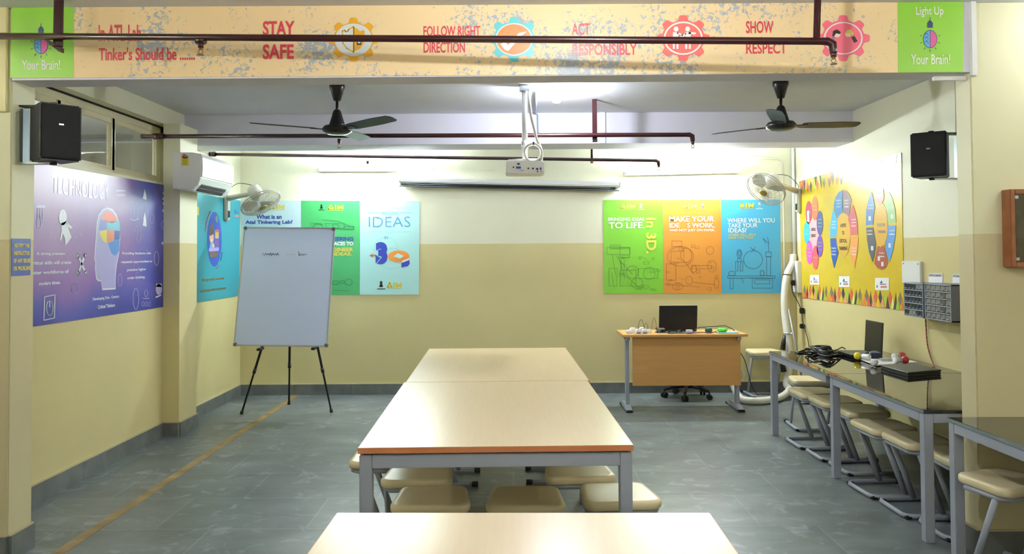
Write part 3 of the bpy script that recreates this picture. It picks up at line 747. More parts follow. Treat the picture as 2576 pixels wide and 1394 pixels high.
def yellow(i):
    s = right_sheet(); (a0, b0), (a1, b1) = EDGE[i], EDGE[i + 1]
    s.base([b0, b1, a1, a0], I_yel)
    q = s.q; L = q[1][0] - q[0][0]
    for edge in (0, 1):
        for k, c in enumerate(cols):
            t0 = k / len(cols); t1 = min(.998, t0 + 1.6 / len(cols)); tm = (t0 + t1) / 2
            def e(t, h):
                if edge == 0: return (q[0][0] + L * t, q[0][1] + (q[1][1] - q[0][1]) * t + h)
                return (q[3][0] + (q[2][0] - q[3][0]) * t, q[3][1] + (q[2][1] - q[3][1]) * t - h)
            lay = 1 + k % 3
            if k in (3, 13): s.P([e(t0, 0), e(t1, 0), e(t0 + (t1 - t0) * (.35 if k == 3 else .75), .14)][::1], c, lay)
            elif k % 2: s.P([e(tm, .03), e(t1, .085), e(tm, .15), e(t0, .085)], c, lay)
            else: s.P([e(t0, 0), e(t1, 0), e(tm, .10)], c, lay)
    return s


I_tx = ink('text_dark', (74, 60, 30)); I_lg = ink('text_lime', (170, 206, 60)); I_tw = ink('text_pale', (224, 226, 224))


def card(s, x0, y0, x1, y1):
    s.rect(x0, y0, x1, y1, I_w, 3); w = x1 - x0; h = y1 - y0
    s.poly([(x0 + w * .36, y0 + h * .45), (x0 + w * .46, y0 + h * .2), (x0 + w * .56, y0 + h * .45)], I_navy, 4); s.rect(x0 + w * .36, y0 + h * .5, x0 + w * .8, y0 + h * .56, I_navy, 4)
    s.rect(x0 + w * .4, y0 + h * .66, x0 + w * .86, y0 + h * .82, ink('tag_rose', (214, 130, 120)), 4); s.rect(x0 + w * .1, y0 + h * .6, x0 + w * .2, y0 + h * .8, ink('blue_thin', (84, 150, 190)), 4)


s = yellow(0)
s.poly([(2036, 560), (2050, 545), (2061, 560), (2062, 600), (2058, 630), (2046, 640), (2036, 612)], ink('petal_rose', (232, 176, 176)), 4)
for k, (x, y, ry, rgb, lines) in enumerate(((2036, 535, 29, (176, 70, 96), 1), (2051.5, 523.6, 31, (232, 120, 84), 2), (2064, 561.5, 31, (92, 88, 150), 3), (2031.5, 585, 28, (56, 184, 226), 2), (2064, 619.5, 27, (132, 74, 176), 3), (2038, 635, 30, (224, 84, 190), 3), (2053, 648, 30, (226, 92, 92), 1))):
    s.ell(x, y, 8, ry, ink('petal_%d' % k, rgb), 5, 24)
    for j in range(lines): s.text(('Finding', 'Using and', 'Creating')[j], x, y + (j - (lines - 1) / 2) * 9, 10, 4, I_lg, .03, 6)
s.text('DIGITAL', 2048, 577, 11, 8, I_tx, .04, 6); s.text('LITERACY', 2048, 593, 12, 8, I_tx, .04, 6); card(s, 2039, 692, 2062, 716)
s.done('poster', 'yellow digital literacy poster with coloured petals beside the back corner', 'poster', 'yellow posters on the right wall')
s = yellow(1)
s.ell(2123, 588, 18, 60, I_yel2, 4)
for k, (pts, rgb) in enumerate((([(2121, 478), (2112, 483), (2103, 497), (2099, 518), (2109, 550), (2114, 540), (2121, 535)], (62, 130, 186)), ([(2122, 478), (2132, 481), (2140, 492), (2144, 504), (2137, 546), (2130, 538), (2122, 535)], (140, 104, 118)),
                             ([(2098, 522), (2108, 553), (2108, 580), (2105, 594), (2090, 596), (2091, 560)], (86, 180, 232)), ([(2147, 513), (2154, 535), (2159, 562), (2160, 590), (2142, 592), (2140, 570), (2135, 552)], (208, 92, 96)),
                             ([(2090, 600), (2105, 599), (2107, 616), (2111, 637), (2100, 675), (2093, 645)], (54, 84, 170)), ([(2141, 596), (2161, 596), (2159, 630), (2151, 676), (2138, 637), (2142, 616)], (238, 156, 74)))):
    s.poly(pts, ink('key_%d' % k, rgb), 5)
for x, y in ((2111, 512), (2131, 512), (2099, 565), (2149, 560), (2099, 632), (2150, 632)):
    for j in range(3): s.text(('Creation', 'Analyse', 'Think')[j], x, y + (j - 1) * 8, 12, 4.5, I_tw, .03, 6)
for t, y, w_ in (('6 KEYS', 567, 14), ('TO', 586, 6), ('CRITICAL', 606, 19), ('THINKING', 625, 21)): s.text(t, 2123, y, w_, 9.5, I_tx, .03, 6)
card(s, 2112, 695, 2139, 722)
s.done('poster', 'middle yellow poster about six keys to critical thinking', 'poster', 'yellow posters on the right wall')
s = yellow(2)
s.ell(2218, 568, 17, 58, I_yel2, 4)
for k, (pts, rgb) in enumerate((([(2194, 482), (2186, 503), (2181, 530), (2180, 567), (2198, 565), (2199, 545), (2203, 522), (2199, 500)], (62, 130, 196)), ([(2181, 573), (2198, 572), (2202, 592), (2206, 615), (2202, 640), (2197, 660), (2188, 635), (2183, 604)], (76, 84, 96)),
                             ([(2208, 622), (2212, 618), (2217, 622), (2222, 617), (2227, 622), (2231, 640), (2236, 662), (2229, 674), (2219, 678), (2209, 674), (2201, 663)], (168, 78, 62)), ([(2236, 568), (2256, 567), (2254, 595), (2248, 630), (2240, 660), (2233, 640), (2229, 618), (2234, 595)], (72, 150, 226)),
                             ([(2238, 482), (2247, 500), (2254, 530), (2256, 560), (2236, 561), (2234, 540), (2227, 515), (2232, 498)], (132, 186, 110)), ([(2202, 476), (2212, 470), (2224, 474), (2226, 500), (2220, 512), (2215, 519), (2209, 510), (2203, 504)], (176, 120, 120)))):
    s.poly(pts, ink('step_%d' % k, rgb), 5)
for x, y in ((2192, 520), (2190, 585), (2220, 641), (2246, 585), (2243, 520), (2214, 490)):
    for j in range(2): s.text(('Empathise', 'Define')[j], x, y + (j - .5) * 8, 13, 4.5, I_tw, .03, 6)
for x, y in ((2190, 550), (2196, 625), (2213, 651), (2222, 665), (2240, 618), (2246, 545)): s.rect(x - 3, y - 6, x + 3, y + 5, I_tw, 6)
s.text('DESIGN', 2218, 566, 19, 8, ink('text_mauve', (170, 140, 110)), .04, 6); s.text('THINKING', 2220, 583, 20, 8, ink('text_mauve', (170, 140, 110)), .04, 6); card(s, 2203, 699, 2238, 730)
s.done('poster', 'yellow design thinking poster beside the small drawer cabinets', 'poster', 'yellow posters on the right wall')

# instruction sign on the pillar --------------------------------------------
s = Sheet(0, PLX + .001, (0, 1, 0), (1, 0, 0)); s.base([(28, 695), (75, 692), (76, 601), (28, 600)], ink('sign_blue', (44, 76, 170)), .003)
for t, y, w_ in (('NOTIFY THE', 618, 38), ('INSTRUCTOR', 637, 40), ('OF ANY ISSUES', 656, 43), ('OR PROBLEMS', 675, 44)): s.text(t, 53, y, w_, 11, ink('sign_yellow', (206, 186, 84)), .06)
s.done('instruction_sign', 'small blue instructions sign with yellow capitals on the left front pillar', 'sign')

# ------------------------------------------------------------------ lamps
def tube_light(name, label, a, c, n, glow, group=None):
    """batten, end holders and glowing tube between a and c; n points out of the wall"""
    a, c, n = Vector(a), Vector(c), Vector(n); d = (c - a).normalized(); L = (c - a).length; w = d.cross(n)
    r = thing(name, label, 'light', (a + c) / 2, 0, group); p = Part(r); M = Matrix((d, n, w)).transposed().to_4x4(); M.translation = a
    b = MB(); b.box((-.02, .0, -.025), (L + .02, .062, .025), M_white, .004, M); p('batten', b)
    for k in (0, L):
        b = MB(); b.box((k - .014, .055, -.016), (k + .014, .118, .016), M_white, .003, M); p('lamp_holder', b)
    b = MB(); b.cyl(a + n * .098 + d * .014, c + n * .098 - d * .014, .013, glow, 10); p('glowing_tube', b)
    return r


tube_light('tube_light', 'glowing white tube light on the back wall left of the screen roll', (-2.118, YB, 2.49), (-.884, YB, 2.483), (0, -1, 0), M_tube)
tube_light('tube_light', 'glowing white tube light on the back wall right of the screen roll', (1.259, YB, 2.425), (2.485, YB, 2.445), (0, -1, 0), M_tube)
# the front half of the room, behind the photographer, has the same battens
NG = 'tube lights in the front half of the room'
for a, c, n in (((3.65, .4, 2.55), (3.65, 1.6, 2.55), (-1, 0, 0)), ((-3.65, 3.4, 2.55), (-3.65, 2.2, 2.55), (1, 0, 0)), ((-1.8, -3.6, 2.5), (-.6, -3.6, 2.5), (0, 1, 0)), ((.8, -3.6, 2.5), (2.0, -3.6, 2.5), (0, 1, 0))):
    tube_light('tube_light', 'white tube light on a wall of the front half of the room', a, c, n, M_tuben, NG)
tube_light('tube_light', 'added unseen tube light brightening the corridor beyond the high window', (-5.05, 5.2, 2.3), (-5.05, 6.4, 2.3), (1, 0, 0), M_corrfill)  # added lamp, lightens the view through the panes
r = thing('ceiling_bulb', 'glowing round bulb in a holder on the ceiling beside the projector', 'light', (.355, 6.1, ZC)); p = Part(r)
b = MB(); b.lathe([(.045, 0), (.045, -.012), (.022, -.02), (.02, -.035)], M_white, (.355, 6.1, ZC)); p('lamp_holder', b)
b = MB(); b.ball((.355, 6.1, 2.765), .042, M_bulb, 12); p('glowing_globe', b)

for lab, x, y, nm, e in (('round bulb in a holder on the ceiling of the front half, above the display case', 3.05, 3.66, 'bulb_glow_corner', .22), ('added unseen bulb in a holder above the nearest table, brightening the front half', .35, 2.5, 'fill_bulb_glow', 1.15)):  # bulb above the nearest table is added to brighten ceiling and banner
    r = thing('ceiling_bulb', lab, 'light', (x, y, ZC)); p = Part(r)
    b = MB(); b.lathe([(.045, 0), (.045, -.012), (.022, -.02), (.02, -.035)], M_white, (x, y, ZC)); p('lamp_holder', b)
    b = MB(); b.ball((x, y, 2.765), .042, mat(nm, (246, 250, 255), rough=.4, emit=BULB * e), 12); p('glowing_globe', b)

# ------------------------------------------------------------------ tables in the middle
def work_table(label, loc, rz, W, L, cat='table', far_legs=True, H=.75):
    """laminate top with an orange edge band on a square steel tube frame; local x across, y along"""
    r = thing('work_table', label, cat, loc, rz, 'wooden work tables down the middle')
    b = MB(); b.box((-W / 2, -L / 2, H - .025), (W / 2, L / 2, H), M_top, .0015)
    t = b.obj('tabletop', r)
    b = MB(); e = .0012
    b.box((-W / 2 - e, -L / 2 - e, H - .0245), (W / 2 + e, -L / 2 + .001, H - .0012), M_edge); b.box((-W / 2 - e, L / 2 - .001, H - .0245), (W / 2 + e, L / 2 + e, H - .0012), M_edge)
    b.box((-W / 2 - e, -L / 2, H - .0245), (-W / 2 + .001, L / 2, H - .0012), M_edge); b.box((W / 2 - .001, -L / 2, H - .0245), (W / 2 + e, L / 2, H - .0012), M_edge)
    b.obj('edge_band', t, label='orange edge band of the table top')
    i = .004; q = .052; z1 = H - .032
    for x in (-1, 1):
        for y in (-1, 1):
            b = MB(); x0 = x * (W / 2 - i - q / 2); y0 = y * (L / 2 - i - q / 2)
            b.box((x0 - q / 2, y0 - q / 2, 0), (x0 + q / 2, y0 + q / 2, z1), M_leg, .003); b.obj('leg', r)
            b = MB(); b.box((x0 - .012, y0 - .012, z1 - .002), (x0 + .012, y0 + .012, H - .024), M_dark); b.obj('spacer', r)
    for y in (-1, 1):
        b = MB(); y0 = y * (L / 2 - i - q / 2); b.box((-W / 2 + i + q, y0 - q / 2, z1 - .055), (W / 2 - i - q, y0 + q / 2, z1), M_leg, .002); b.obj('end_rail', r)
    for x in (-1, 1):
        b = MB(); x0 = x * (W / 2 - i - q / 2); b.box((x0 - q / 2, -L / 2 + i + q, z1 - .055), (x0 + q / 2, L / 2 - i - q, z1), M_leg, .002); b.obj('side_rail', r)
    return r


TW = .0206
def axis_pt(y, off): return (-TW * (y - 3.286) + off, y)
work_table('wooden work table in the middle of the room, behind the nearest table', (-.088, 4.108, 0), TW, 1.148, 1.64)
work_table('wooden work table standing farthest back, end to end with the middle one', (-.112, 5.786, 0), TW, 1.150, 1.70)
work_table('nearest wooden work table, cut off by the bottom edge of the photo', (.012, 1.60, 0), -.018, 1.157, 1.71)


# ------------------------------------------------------------------ stools
def make_stool(label, group):
    """moulded seat on a cantilever tube frame; closed side of the floor loop at local -y"""
    r = thing('stool', label, 'stool', (0, 0, 0), 0, group)
    H = .435; w0, w1 = .180, .160
    # D-shaped seat outline, wide at the front edge
    pts = []
    def arc(cx, cy, rad, a0, a1, n=7):
        for k in range(n + 1):
            a = math.radians(a0 + (a1 - a0) * k / n); pts.append((cx + rad * math.cos(a), cy + rad * math.sin(a)))
    arc(-w0 + .055, -.085, .055, 180, 255); arc(w0 - .055, -.085, .055, 285, 360)
    arc(w1 - .05, .12, .05, 10, 80); arc(-w1 + .05, .12, .05, 100, 170)
    b = MB(); n = len(pts)
    def ring(k, z): return [Vector((x * k, y * k, z)) for x, y in pts]
    rings = [ring(.95, H - .043), ring(.99, H - .036), ring(1.0, H - .022), ring(.995, H - .01), ring(.96, H - .002), ring(.85, H - .001), ring(.45, H - .006)]
    V = [v for q in rings for v in q]; F = [tuple(range(n - 1, -1, -1))]
    for i in range(len(rings) - 1):
        for k in range(n): F.append((i * n + k, i * n + (k + 1) % n, (i + 1) * n + (k + 1) % n, (i + 1) * n + k))
    F.append(tuple((len(rings) - 1) * n + k for k in range(n)))
    b.add(V, F, M_seat, True); b.obj('seat', r)
    t = .0135
    # seat frame under the seat
    b = MB(); b.tube([(-.150, .11, H - .055), (-.158, -.08, H - .055), (-.13, -.115, H - .055), (.13, -.115, H - .055), (.158, -.08, H - .055), (.150, .11, H - .055)], t, M_leg, 8); b.obj('seat_frame', r)
    for sx in (-1, 1):
        b = MB(); b.tube([(sx * .160, .065, .02), (sx * .158, -.070, H - .05)], t, M_leg, 8, flat=(1.35, .85)); b.obj('leg', r)
    b = MB(); b.tube([(-.165, .20, .0165), (-.165, -.10, .0165), (-.155, -.135, .0165), (-.125, -.155, .0165), (.125, -.155, .0165), (.155, -.135, .0165), (.165, -.10, .0165), (.165, .20, .0165)], .0145, M_leg, 8); fl = b.obj('floor_loop', r)
    for sx in (-1, 1):
        b = MB(); b.cyl((sx * .165, .175, .018), (sx * .165, .215, .018), .0175, M_cap, 12); b.obj('end_cap', fl)
        b = MB(); b.box((sx * .150 - .022, -.155, .0), (sx * .150 + .022, -.118, .022), M_cap, .005); b.obj('glide', fl)
    return r


GB = 'stools pushed under the right wall benches'; GM = 'stools under the wooden work tables'
proto = make_stool('cream stool under the end of the middle table, left one of the front row', GM)
proto.location = (-.378, 3.65, 0); proto.rotation_euler = (0, 0, .03)
for loc, rz, lab, g in (
        ((.055, 3.64, 0), -.02, 'cream stool under the end of the middle table, centre one of the front row', GM),
        ((.489, 3.685, 0), .08, 'cream stool sticking out past the right front leg of the middle table', GM),
        ((-.485, 4.04, 0), .0, 'cream stool in the second row under the middle table, on the left side', GM),
        ((.335, 4.085, 0), .03, 'cream stool in the second row under the middle table, on the right side', GM),
        ((-.755, 4.42, 0), -PI / 2, 'cream stool peeking out past the left edge of the middle table', GM),
        ((-.45, 5.42, 0), -PI / 2, 'stool far back under the wooden tables, only its black end caps showing, left', GM),
        ((.30, 5.46, 0), PI / 2, 'stool far back under the wooden tables, only its black end caps showing, right', GM),
        ((2.385, 5.10, 0), -PI / 2 + .05, 'cream stool under the near half of the wall bench, first beyond the middle leg', GB),
        ((2.42, 4.735, 0), -PI / 2 + .02, 'cream stool under the wall bench, second from the middle leg towards the pillar', GB),
        ((2.47, 4.37, 0), -PI / 2 - .04, 'cream stool under the wall bench, half hidden behind the near steel leg', GB),
        ((2.40, 6.33, 0), -PI / 2 + .02, 'cream stool under the far wall bench, front of the two beside the far leg', GB),
        ((2.43, 5.97, 0), -PI / 2, 'cream stool under the far wall bench, between its two legs', GB),
        ((2.46, 5.61, 0), -PI / 2 + .03, 'cream stool under the wall bench right behind the middle leg', GB),
        ((2.62, 6.92, 0), -.08, 'cream stool at the far end of the wall bench beside the white hose', GB),
        ((2.385, 3.80, 0), .30, 'cream stool under the nearest bench in front of the right pillar', GB),
        ((2.70, 8.44, 0), .05, 'cream stool against the back wall right of the teacher desk', GB)):
    o = dup(proto, loc, rz, lab, g)
o.scale = (1, 1, 1.13)
for q in list(C.objects):
    if q.get('label', '').startswith('cream stool under the nearest bench'): q.scale = (1, 1, 1.05)


# ------------------------------------------------------------------ wall benches
def bench(label, x0, x1, y0, y1, H=.704, skip=()):
    r = thing('wall_bench', label, 'bench', ((x0 + x1) / 2, (y0 + y1) / 2, 0), 0, 'black topped benches along the right wall'); p = Part(r)
    b = MB(); b.box((x0, y0, H - .018), (x1, y1, H), M_granite, .002); t = p('worktop', b)
    b = MB(); b.box((x0 - .002, y0, H - .017), (x0 + .0005, y1, H - .001), M_granedge); p('polished_edge', b, t)
    q = .05; z1 = H - .019
    for x in (x0 + .004, x1 - q - .004):
        for iy, y in enumerate((y0 + .004, y1 - q - .004)):
            if (x < x0 + .1, iy) == skip: continue
            b = MB(); b.box((x, y, 0), (x + q, y + q, z1), M_leg, .003); p('leg', b)
    for x in (x0 + .004, x1 - q - .004):
        b = MB(); b.box((x, y0 + q + .004, z1 - .05), (x + q, y1 - q - .004, z1), M_leg, .002); p('long_rail', b)
    for y in (y0 + .004, y1 - q - .004):
        b = MB(); b.box((x0 + q + .004, y, z1 - .05), (x1 - q - .004, y + q, z1), M_leg, .002); p('end_rail', b)
    return r


bench('black topped steel bench at the far end of the right wall, holding the cables', 2.183, 3.135, 5.447, 6.69, skip=(True, 0))
bench('black topped steel bench along the right wall, its near end at the pillar', 2.187, 3.135, 4.195, 5.443)
bench('black topped steel bench in front of the right pillar, nearest to the camera', 2.215, 3.05, 2.55, 4.02)

# ------------------------------------------------------------------ teacher desk
DX0, DX1, DY0, DY1 = 1.073, 2.285, 7.62, 8.12
r = thing('teacher_desk', 'teacher desk with wooden front panel and grey legs by the back wall', 'desk', ((DX0 + DX1) / 2, (DY0 + DY1) / 2, 0)); p = Part(r)
b = MB(); b.box((DX0, DY0, .725), (DX1, DY1, .75), M_desk, .002); p('desktop', b)
b = MB(); b.box((DX0 + .1, DY0 + .07, .245), (DX1 - .055, DY0 + .09, .724), M_desk, .001); p('front_panel', b)
for x in (DX0 + .035, DX1 - .095):
    b = MB(); b.box((x, DY0 + .10, .05), (x + .035, DY0 + .17, .722), M_leg, .006); l = p('leg', b)
    b = MB(); b.prism([(0, 0), (.46, 0), (.46, .02), (.34, .05), (.12, .05), (0, .02)], (x - .01, DY0 - .02, .008), (0, 1, 0), (0, 0, 1), (1, 0, 0), M_leg, .055, .004); ft = p('foot', b)
    for yy in (DY0 - .02, DY0 + .40):
        b = MB(); b.box((x - .015, yy - .01, 0), (x + .05, yy + .05, .025), M_cap, .006); p('foot_cap', b, ft)
    b = MB(); b.box((x, DY0 + .02, .69), (x + .035, DY1 - .05, .724), M_leg, .003); p('top_bracket', b)

# swivel chair tucked behind the desk
cx, cy = 1.86, 8.39
r = thing('swivel_chair', 'black swivel chair tucked under the teacher desk, star base showing', 'chair', (cx, cy, 0)); p = Part(r)
b = MB(); b.lathe([(.03, .10), (.045, .13), (.045, .16), (.028, .17), (.028, .40), (.05, .41)], M_black, (cx, cy, 0)); p('gas_column', b)
for k in range(5):
    a = 2 * PI * k / 5 - PI / 2 - .32; ex, ey = cx + .245 * math.cos(a), cy + .245 * math.sin(a)
    b = MB(); b.tube([(cx, cy, .13), (cx + .15 * math.cos(a), cy + .15 * math.sin(a), .115), (ex, ey, .085)], [.026, .022, .016], M_black, 8); lg = p('base_arm', b)
    b = MB(); tv = Vector((-math.sin(a + .6), math.cos(a + .6), 0)); c0 = Vector((ex, ey, .029))
    b.cyl(c0 - tv * .028, c0 - tv * .006, .029, M_cap, 14); b.cyl(c0 + tv * .006, c0 + tv * .028, .029, M_cap, 14); b.cyl(c0 + Vector((0, 0, .01)), c0 + Vector((0, 0, .06)), .008, M_black, 8); p('caster', b, lg)
b = MB(); b.box((cx - .2, cy - .2, .41), (cx + .2, cy + .2, .48), M_black, .03, seg=4); p('seat', b)

# ------------------------------------------------------------------ laptop and clutter on the desk
ZD = .751
def slab(x0, x1, y0, y1, z0, z1, m, bev=.003):
    b = MB(); b.box((x0, y0, z0), (x1, y1, z1), m, bev); return b


r = thing('laptop', 'open black laptop seen from behind on the teacher desk', 'laptop', (1.66, 7.95, ZD)); p = Part(r)
p('keyboard_base', slab(1.475, 1.86, 7.93, 8.11, ZD, ZD + .022, M_black))
b = MB(); M = Matrix.Translation((1.668, 7.93, ZD + .02)) @ Matrix.Rotation(math.radians(8), 4, 'X'); b.box((-.192, -.012, 0), (.192, .0, .245), M_black, .004, M); sc = p('screen_lid', b)
b = MB(); b.box((-.19, -.011, .2452), (.19, 0.0, .2475), M_alu, 0, M); p('lid_edge', b, sc)
WB = 'white plastic module boxes on the teacher desk'
for i, (x, y, w, d, h, lab) in enumerate(((1.155, 7.77, .055, .06, .032, 'leftmost small white sloped box on the desk'), (1.205, 7.86, .06, .07, .045, 'white box at the back of the desk clutter, left end'), (1.235, 7.72, .048, .06, .045, 'white box with a navy label, left one of the pair on the desk'),
                                          (1.297, 7.72, .048, .06, .042, 'white box with a navy label, right one of the pair on the desk'), (1.30, 7.86, .06, .06, .048, 'white box standing behind the navy labelled pair'), (1.355, 7.80, .045, .06, .034, 'small white box left of the grey circuit boards'))):
    r = thing('module_box', lab, 'box', (x, y, ZD), 0, WB); p = Part(r)
    b = MB(); b.prism([(-w / 2, 0), (w / 2, 0), (w / 2, h * .75), (w * .28, h), (-w * .28, h), (-w / 2, h * .75)], (x, y - d / 2, ZD), (1, 0, 0), (0, 0, 1), (0, 1, 0), M_white, d, .003); p('shell', b)
    if i in (2, 3): p('label_strip', slab(x - w * .4, x + w * .4, y - d / 2 - .001, y - d / 2 + .002, ZD + .006, ZD + .016, ink('navy', (38, 62, 150)), 0))
for i, (x0, y0, x1, y1, z, m, lab) in enumerate(((1.235, 7.72, 1.305, 7.80, .105, M_black, 'thin black wire arching between the white boxes on the desk'), (1.297, 7.74, 1.35, 7.84, .068, M_black, 'lower black wire arching to the right between the white boxes'), (1.39, 7.83, 1.44, 7.86, .115, mat('wire_orange', (168, 84, 48), rough=.5), 'orange jumper wire loop standing up from the circuit boards'))):
    b = MB(); b.tube([(x0, y0, ZD + .04), (x0 + .002, y0, ZD + .04 + z * .4), ((x0 + x1) / 2, (y0 + y1) / 2, ZD + .03 + z), (x1 - .002, y1, ZD + .04 + z * .35), (x1, y1, ZD + .03)], .0022, m, 6, True)
    tag(b.obj('jumper_wire', loc=(x0, y0, ZD + .02)), lab, 'wire', 'jumper wires on the desk')
M_pcb = mat('circuit_board', (70, 76, 78), rough=.5, var=.4, vscale=90); M_chip = mat('chip_grey', (130, 134, 138), rough=.4)
for i, (x0, x1, y0, y1, lab) in enumerate(((1.425, 1.52, 7.76, 7.86, 'grey circuit board with chips left of centre on the desk'), (1.525, 1.60, 7.69, 7.79, 'grey circuit board in front of the laptop on the desk'), (1.605, 1.69, 7.70, 7.80, 'grey circuit board right of the others on the desk'))):
    r = thing('circuit_board', lab, 'circuit board', ((x0 + x1) / 2, (y0 + y1) / 2, ZD), 0, 'circuit boards on the desk'); p = Part(r)
    p('board', slab(x0, x1, y0, y1, ZD, ZD + .008, M_pcb, .001))
    for k in range(5):
        x = x0 + .006 + (x1 - x0 - .025) * k / 5; h = rnd.uniform(.012, .03); y = rnd.uniform(y0 + .01, y1 - .03)
        p('chip', slab(x, x + .012, y, y + .02, ZD + .0075, ZD + h, M_chip if k % 2 else M_dark, .001))
    if i == 0:
        p('loose_module', slab(x0 + .02, x1 - .01, y0 + .02, y1 - .02, ZD + .032, ZD + .044, M_chip, .002))
tag(slab(1.705, 1.765, 7.68, 7.74, ZD, ZD + .036, mat('frosted_box', (206, 206, 220), rough=.3), .004).obj('small_box', loc=(1.735, 7.71, ZD)), 'small frosted white box in front of the laptop right corner', 'box')
b = MB(); b.lathe([(.022, 0), (.034, .012), (.036, .03), (.028, .05), (.012, .054)], mat('dark_green', (22, 84, 62), rough=.45), (1.935, 7.75, ZD)); tag(b.obj('desk_gadget', loc=(1.935, 7.75, ZD)), 'small round dark green plastic gadget right of the desk laptop', 'gadget')
b = MB(); b.ball((2.075, 7.74, ZD + .028), .03, mat('lime_plastic', (64, 226, 40), rough=.4), 10, (1.5, 1, .62)); b.ball((2.045, 7.74, ZD + .03), .026, mat('lime_plastic', (64, 226, 40)), 10, (1.2, 1, .75)); tag(b.obj('computer_mouse', loc=(2.06, 7.74, ZD + .01)), 'bright lime green mouse on the pale blue pad', 'mouse')
tag(slab(2.02, 2.215, 7.69, 7.82, ZD, ZD + .010, mat('pale_blue_pad', (150, 204, 214), rough=.6), .003).obj('mouse_pad', loc=(2.12, 7.75, ZD)), 'pale blue pad at the right end of the teacher desk', 'pad')
b = MB(); b.tube([(1.78, 7.74, ZD + .008), (1.83, 7.76, ZD + .05), (1.90, 7.78, ZD + .055), (1.95, 7.86, ZD + .05), (2.05, 7.86, ZD + .055), (2.13, 7.85, ZD + .058), (2.18, 7.80, ZD + .035), (2.20, 7.78, ZD + .014)], .004, M_black, 7, True); tag(b.obj('cable', loc=(1.95, 7.8, ZD)), 'black cable arching over the right end of the teacher desk', 'cable')
b = MB(); b.tube([(1.69, 7.68, ZD + .006), (1.78, 7.66, ZD + .012), (1.86, 7.70, ZD + .012), (1.93, 7.67, ZD + .01), (2.0, 7.70, ZD + .02)], .004, mat('cable_brown', (70, 34, 30), rough=.5), 7, True); tag(b.obj('cable', loc=(1.85, 7.7, ZD)), 'brown cable lying along the front edge of the teacher desk', 'cable')
# grey cable down the side of the desk
b = MB(); b.tube([(2.29, 8.0, .56), (2.37, 8.05, .45), (2.43, 8.1, .28), (2.50, 8.2, .12), (2.62, 8.36, .012)], .004, M_dark, 6, True); tag(b.obj('cable', loc=(2.45, 8.1, .0)), 'thin dark cable hanging from the desk to the floor beside the stool', 'cable')
b = MB(); b.tube([(2.25, 7.83, .40), (2.29, 7.83, .37), (2.30, 7.83, .33), (2.29, 7.83, .28), (2.25, 7.83, .26)], .006, M_white, 7, True); tag(b.obj('cable', loc=(2.28, 7.83, .26)), 'white cable loop showing at the right edge of the desk panel', 'cable')

# ------------------------------------------------------------------ whiteboard easel
A = at(608, 571, 1, 7.88); Bq = at(836, 573, 1, 7.88); Cq = at(831, 873, 1, 7.64); D = at(594, 870, 1, 7.64)
U = ((Bq - A) + (Cq - D)).normalized(); V = ((A - D) + (Bq - Cq)); V = (V - U * V.dot(U)).normalized(); Wn = U.cross(V)
ctr = (A + Bq + Cq + D) / 4; w = ((Bq - A).length + (Cq - D).length) / 2; h = ((A - D).length + (Bq - Cq).length) / 2
M = Matrix((U, V, Wn)).transposed().to_4x4(); M.translation = ctr
r = thing('whiteboard_easel', 'white writing board on a black tripod easel in the left back corner', 'whiteboard', (-2.25, 7.85, 0)); p = Part(r)
b = MB(); b.box((-w / 2 + .004, -h / 2 + .004, -.012), (w / 2 - .004, h / 2 - .004, .002), M_wb, .001, M)
pn = p('board_panel', b)
for x0, x1, y0, y1 in ((-w / 2, w / 2, h / 2 - .014, h / 2), (-w / 2, w / 2, -h / 2, -h / 2 + .014), (-w / 2, -w / 2 + .014, -h / 2, h / 2), (w / 2 - .014, w / 2, -h / 2, h / 2)):
    b = MB(); b.box((x0, y0, -.014), (x1, y1, .007), M_alu, .003, M); p('frame_rail', b, pn)
for sx in (-1, 1):
    for sy in (-1, 1):
        b = MB(); b.box((sx * w / 2 - .018 - sx * .014, sy * h / 2 - .018 - sy * .014, -.016), (sx * w / 2 + .018 - sx * .014, sy * h / 2 + .018 - sy * .014, .010), mat('corner_grey', (112, 110, 112), rough=.5), .006, M); p('corner_cap', b, pn)
# faint marker handwriting, two short words and a thin red stroke
b = MB(); M_ink = mat('dry_marker', (92, 94, 108), rough=.6); M_ink2 = mat('dry_marker_faint', (176, 178, 194), rough=.6)
def pen(pts, m, rr=.0035):
    b.tube([M @ Vector((x, y, .0022)) for x, y in pts], rr, m, 5, True, flat=(.25, 1))
yb = h / 2 - .283
pen([(-.255 + .012 * k, yb + (.013 if k % 2 else -.005) + .004 * math.sin(k * 2.1)) for k in range(15)], M_ink)
pen([(-.02 + .016 * k, yb + .004 + (.006 if k % 2 else -.006)) for k in range(7)], M_ink2)
pen([(.11, yb + .035), (.115, yb - .01), (.125, yb + .012), (.135, yb - .005), (.15, yb + .01), (.16, yb - .004), (.175, yb + .008), (.19, yb + .002)], M_ink, .003)
pen([(-.26, yb - .018), (-.2, yb - .015), (-.14, yb - .012)], mat('dry_marker_red', (196, 140, 140), rough=.6), .0025)
p('handwriting', b, pn)
ap = Vector((-2.24, 7.99, 1.62))
for nm, f, top in (('leg', Vector((-2.643, 7.658, 0)), ap), ('leg', Vector((-1.777, 7.708, 0)), ap + Vector((.04, 0, 0))), ('leg', Vector((-2.312, 8.124, 0)), ap + Vector((-.03, .04, 0)))):
    d = top - f
    b = MB(); b.tube([f + d * .012, f + d * .24, f + d * .2401, f + d * .98], [.0095, .0095, .0125, .0125], M_black, 8); lg = p(nm, b)
    b = MB(); b.cyl(f, f + d.normalized() * .035, .015, M_cap, 12); p('rubber_foot', b, lg)
    b = MB(); b.cyl(f + d * .235, f + d * .262, .016, M_cap, 12); p('clamp_collar', b, lg)
